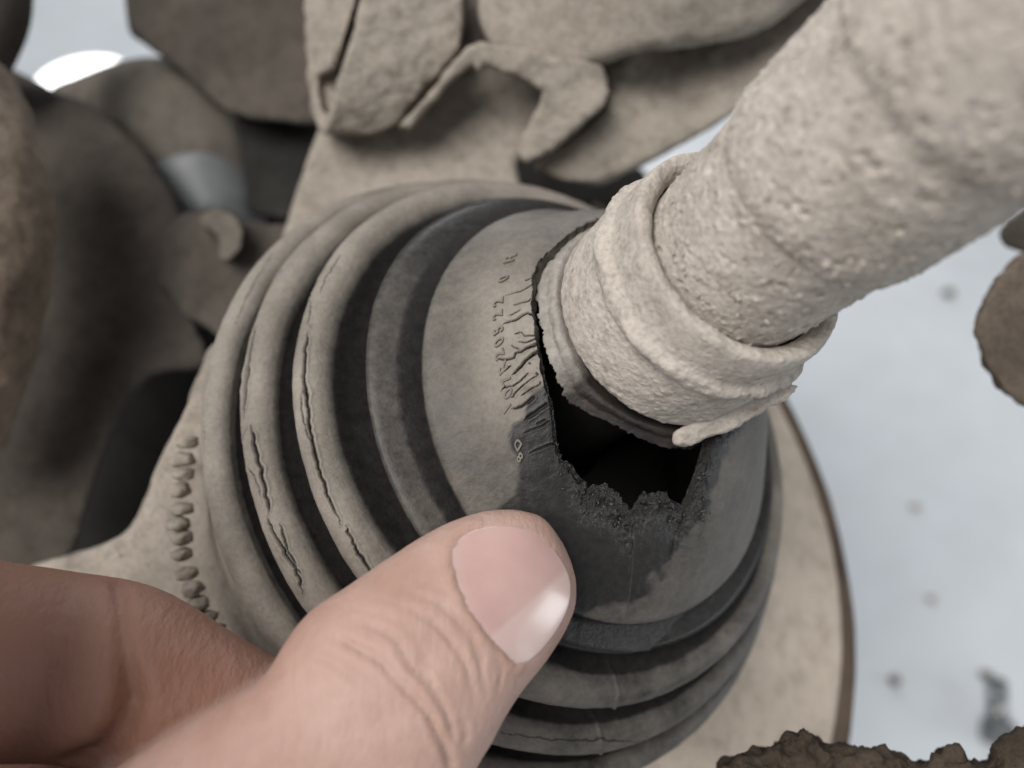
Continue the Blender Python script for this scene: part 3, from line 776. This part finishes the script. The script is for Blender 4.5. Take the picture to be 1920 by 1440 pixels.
# ------------------------------------------------------------------ castings above the boot
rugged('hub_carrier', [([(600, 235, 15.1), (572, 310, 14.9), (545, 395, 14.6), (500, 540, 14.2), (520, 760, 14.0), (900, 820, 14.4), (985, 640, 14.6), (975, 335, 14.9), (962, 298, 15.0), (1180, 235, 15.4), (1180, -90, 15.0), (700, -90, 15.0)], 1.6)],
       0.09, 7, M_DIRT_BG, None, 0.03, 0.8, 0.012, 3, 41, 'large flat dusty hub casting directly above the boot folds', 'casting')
cal = thing('brake_caliper', unp(900, 260, 15), 'dusty brake caliper with pointed lobe, arched clip and rounded cylinder above the boot', 'brake caliper')
rugged('caliper_lobe', [([(700, -80, 13.1), (672, 30, 13.1), (652, 100, 13.15), (634, 165, 13.3), (614, 240, 13.6), (640, 250, 13.9), (700, 252, 14.0), (742, 232, 14.0), (800, 160, 13.8), (858, 92, 13.7), (872, 30, 13.6), (860, -80, 13.4)], 1.5),
                        ([(570, -80, 14.3), (574, 60, 14.3), (580, 132, 14.2), (600, 140, 14.0), (622, 128, 13.8), (650, 60, 13.6), (690, -80, 13.5)], 1.0),
                        ([(578, 125, 14.25), (586, 215, 14.1), (604, 250, 14.0), (622, 248, 13.9), (618, 226, 13.9), (602, 200, 14.0), (596, 130, 14.15)], 0.8),
                        ([(580, -80, 14.45), (584, 120, 14.4), (596, 220, 14.3), (625, 246, 14.1), (720, 240, 14.3), (760, -80, 14.2)], 0.6)],
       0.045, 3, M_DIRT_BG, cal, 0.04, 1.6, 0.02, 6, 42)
rugged('caliper_clip', [([(742, 240, 14.0), (770, 243, 14.0), (806, 200, 13.8), (845, 152, 13.6), (874, 128, 13.5), (888, 122, 13.5), (896, 134, 13.5), (908, 121, 13.5), (960, 142, 13.5), (1020, 168, 13.6), (1100, 172, 13.7), (1140, 160, 13.8),
                         (1128, 118, 13.6), (1060, 105, 13.4), (980, 92, 13.3), (905, 76, 13.3), (872, 92, 13.35), (842, 128, 13.5), (800, 180, 13.7)], 0.55),
                        ([(1022, 165, 13.6), (1010, 200, 13.8), (985, 250, 14.1), (968, 285, 14.3), (985, 306, 14.3), (1030, 285, 14.1), (1090, 235, 13.8), (1132, 195, 13.7), (1146, 165, 13.7), (1100, 150, 13.6)], 0.5)],
       0.045, 7, M_DIRT_BG, cal, 0.03, 2.5, 0.015, 7, 43)
rugged('caliper_body', [([(888, 20, 13.5), (930, -90, 13.2), (1330, -90, 12.6), (1600, -90, 13.0), (1520, -10, 13.6), (1450, 45, 13.7), (1380, 72, 13.6), (1290, 86, 13.5), (1210, 92, 13.4), (1160, 108, 13.5), (1120, 125, 13.6), (1000, 110, 13.6), (915, 80, 13.6)], 2.4)],
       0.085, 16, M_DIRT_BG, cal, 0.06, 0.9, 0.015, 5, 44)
rugged('knuckle_arm', [([(1120, 90, 15.2), (1215, 20, 15.3), (1300, -20, 15.4), (1400, -60, 15.4), (1480, -90, 15.4), (1640, -90, 15.2), (1640, 40, 14.6), (1500, 130, 14.6), (1425, 182, 14.6), (1360, 218, 14.6), (1295, 258, 14.6), (1228, 296, 14.7),
                         (1180, 318, 14.8), (1120, 344, 14.9), (1050, 338, 14.9), (1000, 312, 14.9), (1030, 292, 14.8), (1095, 245, 14.6), (1140, 200, 14.5)], 1.5)],
       0.07, 6, M_DIRT_BG, None, 0.05, 1.0, 0.015, 5, 45, 'broad rounded dusty knuckle arm reaching under the caliper to the drive shaft', 'suspension arm')

# ------------------------------------------------------------------ castings and arms left of the boot
rugged('shade_sheet', [([(-250, 560, 25), (-60, 420, 25), (120, 330, 25), (330, 300, 25), (470, 290, 25), (620, 180, 25), (1000, 220, 25), (1215, 318, 25), (1230, 420, 24), (1100, 900, 22), (700, 1500, 20), (-250, 1500, 20)], 0.5)],
       0.2, 3, M_BLACK, None, 0.05, 0.5, 0.01, 2, 46, 'black sheet added as deep shade behind the dark arm and the joint housing', 'shade sheet')  # black sheet added where the gaps hold only deep shade
rugged('control_arm', [([(-120, 60, 17.5), (10, 128, 17.5), (70, 160, 17.6), (140, 186, 17.6), (205, 222, 17.6), (265, 278, 17.5), (315, 350, 17.4), (345, 410, 17.2), (330, 520, 16.6), (385, 640, 16.0), (395, 690, 16.0), (285, 700, 16.2), (240, 745, 16.2),
                         (205, 830, 16.0), (170, 940, 15.8), (138, 1045, 15.6), (60, 1120, 15.4), (-150, 1180, 15.4)], 1.8)],
       0.10, 9, M_DIRT_SHADED, None, 0.08, 0.7, 0.02, 3, 47, 'broad grimy control arm, darkened as shade, running down beside the boot', 'control arm')
boss = rugged('arm_boss', [([(285, 520, 16.6), (300, 440, 16.6), (350, 402, 16.5), (420, 392, 16.4), (465, 420, 16.3), (560, 420, 16.2), (560, 620, 15.6), (420, 640, 15.6), (340, 590, 15.9)], 1.0)],
       0.07, 8, M_DIRT_SHADED, None, 0.06, 1.0, 0.02, 4, 48, 'dark rounded boss of cast metal with a curled bolt seat', 'casting')
rugged('bolt_seat', [([(372, 408, 15.6), (405, 392, 15.5), (440, 402, 15.4), (458, 432, 15.3), (452, 470, 15.3), (425, 492, 15.3), (408, 486, 15.4), (412, 455, 15.5), (400, 432, 15.6), (380, 428, 15.7)], 0.7)],
       0.045, 5, M_MID, boss, 0.03, 1.5, 0.01, 6, 49, 'small curled brown lug')
rugged('bracket', [([(232, -60, 18.5), (236, 10, 18.5), (244, 62, 18.4), (300, 104, 18.3), (350, 145, 18.2), (372, 168, 18.2), (420, 210, 18.0), (470, 225, 17.8), (600, 235, 17.5), (600, -60, 18.0)], 1.4)],
       0.09, 9, M_DIRT_SHADED, None, 0.05, 0.8, 0.015, 4, 50, 'dark flat angular bracket beside the caliper lobe', 'bracket')
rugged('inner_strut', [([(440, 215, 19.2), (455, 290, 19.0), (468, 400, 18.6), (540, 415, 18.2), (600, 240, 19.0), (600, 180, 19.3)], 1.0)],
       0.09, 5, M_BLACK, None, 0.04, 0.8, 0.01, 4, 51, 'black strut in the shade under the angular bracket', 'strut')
# short pale tube passing under the bracket
tb = []
v, f = ball_chain([(*unp(150, 215, 21.5), 0.9), (*unp(300, 225, 20.6), 1.55), (*unp(372, 290, 20.2), 1.62), (*unp(410, 380, 20.0), 1.2)], 40, 8)
V, P = remeshed(v, f, 0.10, 5)
trod = tag(mesh_obj('tie_rod', V, P, M_MID), 'smooth brown tie rod tube crossing under the angular bracket', 'tie rod')
mS, ntS, bS = mat('floor_light_tint'); nS = noise_node(ntS, 90, 5)
ntS.links.new(ramp(ntS, nS.outputs['Fac'], [(0.3, (0.12, 0.13, 0.132)), (0.7, (0.17, 0.18, 0.182))]).outputs['Color'], bS.inputs['Base Color']); bS.inputs['Roughness'].default_value = 0.5
v, f = ball_chain([(*unp(384, 345, 20.0), 1.42), (*unp(405, 390, 19.9), 1.25)], 40, 8)  # paler end piece paints the floor's light onto the tube
V, P = remeshed(v, f, 0.10, 3); tag(mesh_obj('rod_floor_light', V, P, mS, trod), 'paler end tinted as floor light')
v, f = ball_chain([(*unp(-60, 190, 14.2), 0.9), (*unp(-45, 330, 13.8), 1.12), (*unp(-40, 470, 13.6), 1.14), (*unp(-60, 640, 13.6), 1.05), (*unp(-90, 800, 13.8), 0.9)], 30, 6)
V, P = remeshed(v, f, 0.07, 4); n_ = vert_normals(V, P); V = V + n_ * (0.05 * fbm(V * 1.4, 3, 52) + 0.02 * fbm(V * 5, 3, 53))[:, None]
tag(mesh_obj('rubber_bush', V, P, M_BROWN), 'rounded brown muddy bush at the outer edge of the dark arm', 'bush')
v, f = ball_chain([(*unp(-30, -60, 16), 0.9), (*unp(-20, 30, 16), 0.72), (*unp(-50, 130, 16.3), 0.6)], 24, 6)
V, P = remeshed(v, f, 0.08, 3)
tag(mesh_obj('stud', V, P, M_DIRT_SHADED), 'dark rounded stud end over the bright patch of floor', 'stud')

# flange that sweeps out behind the folds, lower left
rugged('flange', [([(400, 640, 11.6), (378, 700, 11.5), (348, 770, 11.5), (312, 838, 11.6), (282, 905, 11.7), (262, 965, 11.8), (240, 1000, 11.9), (195, 1022, 12.0), (130, 1042, 12.1), (60, 1062, 12.2), (20, 1120, 12.2), (120, 1300, 11.8),
                    (600, 1420, 10.9), (640, 1300, 11.2), (520, 1000, 11.4), (470, 760, 11.5)], 1.4)],
       0.06, 7, M_DIRT_BG, hous, 0.03, 1.2, 0.012, 5, 54)
TEETH = [(354, 832), (346, 862), (342, 892), (340, 922), (339, 952), (338, 982), (338, 1012), (341, 1042), (347, 1072), (357, 1102), (371, 1132), (388, 1159), (407, 1184)]
for k_, (x, y) in enumerate(TEETH):
    x += random.uniform(-4, 4); y += random.uniform(-4, 4); d = 11.05 - 0.055 * k_; w = random.uniform(10, 14); h = random.uniform(9, 12)
    c = unp(x, y, d); sx = w / F_PX * d; sy = h / F_PX * d
    bm = bmesh.new(); bmesh.ops.create_icosphere(bm, subdivisions=3, radius=1.0)
    v = np.array([q.co[:] for q in bm.verts]); fc = [[q.index for q in p.verts] for p in bm.faces]; bm.free()
    v = v * (1 + 0.25 * fbm(v * 1.5 + x, 3, 3))[:, None]
    v = np.sign(v) * np.abs(v) ** 0.8 * np.array([sx * 1.5, sy * 1.2, 0.17]); c = c * 0.998
    mesh_obj('notch_lug', v + c, fc, M_DIRT_BG, hous)

# ------------------------------------------------------------------ right side
rugged('muddy_ball_joint', [([(2060, 440, 12.2), (1960, 462, 12.0), (1905, 482, 11.9), (1868, 530, 11.8), (1845, 572, 11.7), (1838, 600, 11.7), (1824, 622, 11.7), (1838, 650, 11.7), (1846, 682, 11.7), (1862, 700, 11.7), (1880, 728, 11.7), (1920, 752, 11.7), (2060, 770, 12.0)], 2.2)],
       0.05, 3, M_BROWN, None, 0.07, 1.4, 0.035, 5, 55, 'round ball joint crusted in brown mud below the drive shaft', 'ball joint')
rugged('link_rod', [([(1872, 440, 15), (1885, 412, 15), (1925, 385, 15), (2060, 380, 15), (2060, 470, 15), (1960, 478, 15), (1915, 470, 15), (1890, 462, 15)], 1.0)],
       0.07, 4, M_DIRT_SHADED, None, 0.04, 1.5, 0.02, 5, 56, 'dark rod end close under the lower edge of the drive shaft', 'rod')
mudv = rugged('mud_crust', [([(1330, 1460, 9.6), (1358, 1434, 9.6), (1402, 1420, 9.6), (1442, 1408, 9.6), (1462, 1392, 9.6), (1480, 1378, 9.6), (1512, 1370, 9.6), (1536, 1378, 9.6), (1546, 1396, 9.6), (1580, 1406, 9.6), (1622, 1410, 9.6), (1660, 1412, 9.6), (1700, 1418, 9.6),
                         (1722, 1430, 9.6), (1752, 1418, 9.6), (1772, 1406, 9.6), (1795, 1408, 9.6), (1806, 1428, 9.6), (1830, 1436, 9.6), (1858, 1425, 9.6), (1880, 1400, 9.6), (1905, 1380, 9.6), (1935, 1362, 9.6), (1990, 1340, 9.6), (1990, 1540, 9.0), (1330, 1540, 9.0)], 1.1)],
       0.035, 2, M_MUD, None, 0.07, 1.8, 0.085, 5, 57, 'ragged crust of dark brown mud along a low arm below the plate', 'mud crust')

# ------------------------------------------------------------------ things on the floor
def floor_hit(px, py):
    d = unp(px, py, 1.0) @ RM.T; k = -CAM[2] / d[2]; return CAM + d * k
def on_floor(name, px, py, w_px, h_px, hgt, m, label, cat, seed, group=None):
    c = floor_hit(px, py); dist = np.linalg.norm(c - CAM); r = 0.72 * w_px / F_PX * dist / 2; ry = 0.72 * h_px / F_PX * dist / 2
    bm = bmesh.new(); bmesh.ops.create_icosphere(bm, subdivisions=3, radius=1.0)
    v = np.array([q.co[:] for q in bm.verts]); fc = [[q.index for q in p.verts] for p in bm.faces]; bm.free()
    v = v * (1 + 0.25 * fbm(v * 1.2 + seed, 2, seed))[:, None] * np.array([r, ry, hgt])
    v[:, 2] -= v[:, 2].min(); v += np.array([c[0], c[1], 0.0])
    return tag(mesh_obj(name, v, fc, m, world_pts=True), label, cat, group)
# a loose hex-headed bolt
bc = floor_hit(1856, 1345)
bolt = bpy.data.objects.new('bolt', None); COL.objects.link(bolt); bolt.location = bc; ORG['bolt'] = np.array(bc)
tag(bolt, 'small loose steel bolt lying on the pale floor', 'bolt')
def cyl_between(p0, p1, r, seg):
    p0, p1 = np.array(p0), np.array(p1); t = nrm(p1 - p0); a = nrm(np.cross(t, [0.3, 0.2, 0.9])); b = np.cross(t, a)
    ph = np.linspace(0, 2 * np.pi, seg, endpoint=False); rg = np.cos(ph)[:, None] * a + np.sin(ph)[:, None] * b
    V = np.vstack([p0 + rg * r, p1 + rg * r]); return V, [list(range(seg))[::-1], list(range(seg, 2 * seg))] + [[i, (i + 1) % seg, (i + 1) % seg + seg, i + seg] for i in range(seg)]
dirb = np.array([0.35, 0.94, 0.0]); h0 = np.array([bc[0], bc[1], 0.0095])
v, f = cyl_between(h0 - dirb * 0.016, h0 - dirb * 0.007, 0.0095, 6); mesh_obj('bolt_head', v, f, M_STEEL, bolt, world_pts=True, smooth_=False)
v, f = cyl_between(h0 - dirb * 0.007, h0 + dirb * 0.018, 0.0052, 16); mesh_obj('bolt_shank', v, f, M_STEEL, bolt, world_pts=True)
on_floor('pebble', 1845, 1268, 26, 16, 0.003, M_BROWN, 'small grit lump on the floor just beyond the bolt', 'pebble', 3)
on_floor('pebble', 1674, 1278, 26, 20, 0.003, M_BROWN, 'small dark grit lump on the floor beside the dark plate rim', 'pebble', 4)
on_floor('pebble', 1745, 1126, 22, 16, 0.002, M_DIRT, 'faint pale grit speck on open floor beyond the bolt', 'pebble', 5)
on_floor('pebble', 1775, 553, 26, 20, 0.004, M_BROWN, 'grit lump on the floor close below the drive shaft', 'pebble', 6)
on_floor('pebble', 1714, 952, 26, 14, 0.002, M_DIRT, 'pale grit speck on the floor beside the backing plate', 'pebble', 7)

# glowing disc added as the bright patch on the floor, half hidden by the arm
lc = floor_hit(165, 172)
glow = bpy.data.objects.new('glow_disc', None); COL.objects.link(glow); glow.location = lc; ORG['glow_disc'] = np.array(lc)
tag(glow, 'bright round white glowing disc added on the floor behind the arm', 'glow')
v, f = cyl_between((lc[0], lc[1], 0.0), (lc[0], lc[1], 0.012), 0.052, 40); mesh_obj('glow_disc_base', v, f, M_STEEL, glow, world_pts=True, smooth_=False)
mL, ntL, bL = mat('glow_white'); bL.inputs['Emission Color'].default_value = (1, 1, 1, 1); bL.inputs['Emission Strength'].default_value = 3.0
v, f = cyl_between((lc[0], lc[1], 0.0125), (lc[0], lc[1], 0.016), 0.048, 40); mesh_obj('glow_disc_face', v, f, mL, glow, world_pts=True, smooth_=False)

# ------------------------------------------------------------------ the hand
SEC = [((1040, 994), (1070, 1050), 8.48, 0.50), ((1012, 966), (1080, 1092), 8.42, 0.62), ((945, 955), (1077, 1140), 8.34, 0.72), ((868, 970), (1056, 1186), 8.24, 0.76), ((792, 1005), (1024, 1236), 8.12, 0.78),
       ((716, 1054), (986, 1282), 8.0, 0.80), ((640, 1106), (950, 1336), 7.88, 0.82), ((576, 1150), (921, 1390), 7.78, 0.83), ((531, 1208), (892, 1440), 7.68, 0.82), ((488, 1272), (862, 1500), 7.58, 0.80),
       ((380, 1335), (830, 1590), 7.48, 0.78), ((232, 1430), (790, 1720), 7.38, 0.78), ((60, 1545), (740, 1880), 7.3, 0.78), ((-120, 1700), (640, 2060), 7.2, 0.75)]
cs, ws, bs, ns_ = [], [], [], []
for L_, R_, d, th in SEC:
    l, r = unp(*L_, d), unp(*R_, d); cs.append((l + r) / 2); ws.append((r - l) / 2); bs.append(th)
cs = np.array(cs); ws = np.array(ws); aw = np.linalg.norm(ws, axis=1)
prm = np.c_[cs, ws, np.array(bs)[:, None]]
prm = catmull(prm, 90)
rows = []; ph = np.linspace(0, 2 * np.pi, 72, endpoint=False)
Tt = np.gradient(prm[:, :3], axis=0); Tt /= np.linalg.norm(Tt, axis=1, keepdims=True)
for k, q in enumerate(prm):
    c, w, th = q[:3], q[3:6], q[6]; a = np.linalg.norm(w); W = w / a
    view = -nrm(c); nd = nrm(view - (view @ W) * W)
    bb = th * min(a, 1.02)
    dors = np.where(np.sin(ph) > 0, np.sin(ph) * bb * 0.93, np.sin(ph) * bb)
    e = 0.92
    X = np.sign(np.cos(ph)) * np.abs(np.cos(ph)) ** e * a
    rows.append(c + X[:, None] * W + dors[:, None] * nd)
t0 = rows[0].mean(0) + nrm(rows[0].mean(0) - rows[4].mean(0)) * 0.035
rows = [t0 + (rows[0] - t0) * 0.25, t0 + (rows[0] - t0) * 0.7 - nrm(rows[0].mean(0) - rows[4].mean(0)) * 0.008] + rows
TV = np.vstack(rows); nr = len(rows)
TF = [list(q) for q in grid_faces(nr, 72, True)] + [list(range(72))[::-1], list(range((nr - 1) * 72, nr * 72))]
def u4(px, py, d, r): return (*unp(px, py, d), r)
fingers = [
    # index finger: passes under the thumb; unseen knuckle set forward to shade it
    [u4(-1300, 2300, 4.4, 1.4), u4(-1000, 1500, 4.5, 1.35), u4(-640, 1130, 5.3, 1.28), u4(-330, 1222, 6.8, 1.03), u4(60, 1242, 8.2, 0.96), u4(215, 1262, 8.36, 0.94), u4(330, 1312, 8.45, 0.86), u4(460, 1370, 8.55, 0.78), u4(580, 1430, 8.65, 0.74), u4(670, 1470, 8.72, 0.62)],
    [u4(-1000, 1980, 6.8, 1.25), u4(-520, 1560, 8.2, 1.05), u4(-220, 1520, 8.8, 0.95), u4(20, 1530, 9.1, 0.92), u4(230, 1570, 9.3, 0.82), u4(380, 1620, 9.3, 0.7)],
    [u4(-1050, 2250, 7.0, 1.2), u4(-620, 1850, 8.6, 1.0), u4(-320, 1800, 9.2, 0.9), u4(-60, 1810, 9.4, 0.84), u4(120, 1850, 9.4, 0.72)],
    [u4(-1050, 2550, 7.0, 1.1), u4(-700, 2150, 8.6, 0.85), u4(-420, 2100, 9.0, 0.75), u4(-220, 2110, 9.1, 0.66)],
    # palm and wrist
    [u4(-900, 1850, 6.6, 1.35), u4(-1000, 2500, 6.5, 1.5), u4(-1000, 3300, 6.0, 1.7)],
    [u4(-950, 2200, 6.7, 1.5), u4(-600, 2700, 6.5, 1.6), u4(-500, 3300, 6.0, 1.7)],
    [u4(350, 1800, 7.2, 1.35), u4(-100, 2150, 7.0, 1.6), u4(-400, 2700, 6.5, 1.8)],
    [u4(-350, 1780, 7.0, 1.1), u4(-50, 1850, 7.2, 1.15), u4(250, 1750, 7.3, 1.1)],
    [u4(-700, 3000, 6.2, 2.1), u4(-1000, 4200, 5.6, 2.3), u4(-1500, 6500, 5.0, 2.6)],
]
v, f = join([(TV, TF)] + [ball_chain(c, 28, 7) for c in fingers])
HV, HPf = remeshed(v, f, 0.045, 4)
hn = vert_normals(HV, HPf); hp = proj(HV); front = smooth(0.0, 0.35, -(hn * (HV / np.linalg.norm(HV, axis=1, keepdims=True))).sum(1))
isthumb = smooth(8.75, 8.45, -HV[:, 2]) * (hp[:, 0] > 380)
near = (hp[:, 0] > -200) & (hp[:, 0] < 1150) & (hp[:, 1] > 900) & (hp[:, 1] < 1600)
hd = np.zeros(len(HV))
def wrinkle(px, wpx, dep, side=0.35, seed=0):
    sel = np.where(near)[0]; p = hp[sel]
    jp = p + 2.5 * np.stack([vnoise(HV[sel] * 5, seed), vnoise(HV[sel] * 5 + 9, seed)], -1)
    d = seg_dist(jp, px); ends = np.minimum(np.linalg.norm(jp - np.array(px[0]), axis=1), np.linalg.norm(jp - np.array(px[-1]), axis=1))
    g = np.exp(-(d / wpx) ** 2) * smooth(0, 40, ends + 4)
    s_ = np.exp(-((d - 2.3 * wpx) / (1.5 * wpx)) ** 2)
    dep = dep * 1.1
    hd[sel] += (-dep * g + dep * side * s_ * smooth(0, 50, ends)) * front[sel] * isthumb[sel]
wrinkle([(630, 1194), (673, 1216), (717, 1245), (749, 1281), (789, 1324), (818, 1371), (839, 1418), (850, 1460)], 7, 0.050, 0.35, 1)
wrinkle([(681, 1169), (724, 1187), (753, 1209), (767, 1252), (800, 1274), (821, 1310), (843, 1353), (850, 1400)], 6, 0.040, 0.35, 2)
wrinkle([(770, 1150), (811, 1166), (847, 1202), (876, 1252), (883, 1310)], 5, 0.026, 0.3, 3)
wrinkle([(760, 1108), (825, 1133), (883, 1187), (901, 1245), (908, 1303)], 5, 0.024, 0.3, 4)
wrinkle([(700, 1120), (790, 1150), (862, 1215), (890, 1280), (894, 1340)], 4, 0.014, 0.3, 5)
wrinkle([(572, 1223), (619, 1241), (655, 1267), (700, 1300)], 8, 0.022, 0.3, 6)
wrinkle([(740, 1300), (780, 1350), (800, 1400)], 5, 0.014, 0.3, 7)
wrinkle([(850, 1330), (875, 1370), (870, 1410)], 5, 0.02, 0.3, 8)
wrinkle([(900, 1170), (925, 1215), (940, 1262), (930, 1310)], 4, 0.018, 0.3, 9)
wrinkle([(650, 1135), (700, 1150), (745, 1175)], 5, 0.014, 0.3, 10)
dim = np.exp(-(np.hypot(hp[:, 0] - 798, hp[:, 1] - 1243) / 26) ** 2); hd -= 0.035 * dim * front * isthumb
# finger crease at the index joint
isidx = (HV[:, 2] < -7.2) & (hp[:, 0] < 520) & (hp[:, 0] > -150) & (hp[:, 1] < 1450)
dI = seg_dist(hp, [(222, 1090), (228, 1140), (232, 1200), (244, 1262), (248, 1310), (228, 1370), (190, 1420), (120, 1455)]); hd -= np.where(isidx, (0.065 + 0.10 * smooth(1180, 1330, hp[:, 1])) * np.exp(-(dI / (15 + 14 * smooth(1150, 1350, hp[:, 1]))) ** 2) * front, 0)
# nail bed
NAIL = [(966, 1246), (938, 1222), (908, 1186), (880, 1146), (858, 1098), (847, 1058), (849, 1030), (864, 1008), (890, 994), (930, 986), (972, 988), (1010, 1003), (1040, 1031), (1061, 1066), (1069, 1098), (1065, 1136), (1047, 1176), (1018, 1216), (990, 1240)]
nin = inside(hp, NAIL); nd_ = seg_dist(hp, NAIL, True)
cut = [(966, 1250), (938, 1226), (905, 1188), (876, 1148), (853, 1100), (842, 1058), (844, 1026), (860, 1002), (888, 988)]
foldd = seg_dist(hp, cut)
hd += (np.where(nin, -0.05 * smooth(0, 12, nd_) * smooth(1062, 1010, hp[:, 0]), 0.030 * np.exp(-((foldd - 7) / 9) ** 2) * ~nin)) * front * isthumb
hd += 0.004 * fbm(HV * 3, 3, 3) * near
HV2 = HV + hn * hd[:, None]
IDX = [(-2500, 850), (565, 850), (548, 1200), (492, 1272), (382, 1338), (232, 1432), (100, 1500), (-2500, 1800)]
red_shade = np.clip(inside(hp, IDX) * smooth(0, 18, seg_dist(hp, IDX, True)) * 0.85 + 0.12 * smooth(0.1, 0.5, fbm(HV * 0.9, 2, 6)) + 0.25 * np.exp(-(foldd / 14) ** 2) * isthumb, 0, 1)  # index finger's shade painted in, plus mottled and cuticle redness
hand = thing('hand', unp(-900, 4200, 5.6), 'bare hand pressing its thumb on the boot just below the torn hole', 'hand')
mesh_obj('hand_skin', HV2, HPf, M_SKIN, hand, {'red_shade': red_shade})
# the nail plate, laid on the thumb
bvh = BVHTree.FromPolygons([tuple(x) for x in HV2], [tuple(int(i) for i in q) for q in HPf])
Np = catmull(np.vstack([NAIL, NAIL[:1]]), 97)[:-1]; nb = len(Np); cen = np.array([968, 1100.0])
rowsN = []; edge = []
for k in np.r_[np.linspace(0.0, 0.9, 16), 0.95, 0.985, 1.0]:
    for p in Np:
        q = cen + (p - cen) * k
        ray = nrm(unp(q[0], q[1], 1.0)); loc, nn2, ix, ds = bvh.ray_cast(Vector((0, 0, 0)), Vector(ray))
        rowsN.append(np.array(loc) if loc is not None else np.full(3, np.nan))
        # towards the free edge (right, far from the cuticle)
        edge.append(0.5 * float(smooth(-5, 5, ((q[0] - 930) * 140 + (q[1] - 1185) * 160) / 212)) + 0.2 * float(smooth(890, 850, q[0])))
RN = np.array(rowsN).reshape(-1, nb, 3)
for i in range(len(RN)):
    bad = np.isnan(RN[i, :, 0])
    if bad.any():
        RN[i, bad] = RN[i - 1, bad] + (RN[i - 1, bad] - RN[i - 2, bad]) * 0.5
# smooth plate: fit a low-order surface to the cast points
flat = RN[:-1].reshape(-1, 3); c0 = flat.mean(0); vdir = -nrm(c0); e1 = nrm(np.cross([0, 1, 0], vdir)); e2 = np.cross(vdir, e1)
def basis(P):
    x = (P - c0) @ e1; y = (P - c0) @ e2
    return np.stack([np.ones_like(x), x, y, x * x, x * y, y * y, x ** 3, x * x * y, x * y * y, y ** 3, x ** 4, x * x * y * y, y ** 4], -1)
co = np.linalg.lstsq(basis(flat), (flat - c0) @ vdir, rcond=None)[0]
kk = np.r_[np.linspace(0.0, 0.9, 16), 0.95, 0.985, 1.0]
zfit = basis(RN) @ co
lift = 0.035 * (1 - kk ** 6) + 0.012
PN_ = RN - ((RN - c0) @ vdir)[..., None] * vdir + (zfit + lift[:, None])[..., None] * vdir
under = PN_[-1] - vdir * 0.06 + (c0 - PN_[-1]) * 0.03
PN_ = np.concatenate([PN_, under[None]], 0); edge = np.r_[edge, edge[-nb:]]
nail = mesh_obj('thumb_nail', PN_.reshape(-1, 3), grid_faces(len(PN_), nb, True), M_NAIL, hand, {'edge': edge})
tag(nail, 'short pink thumb nail with a pale free edge')
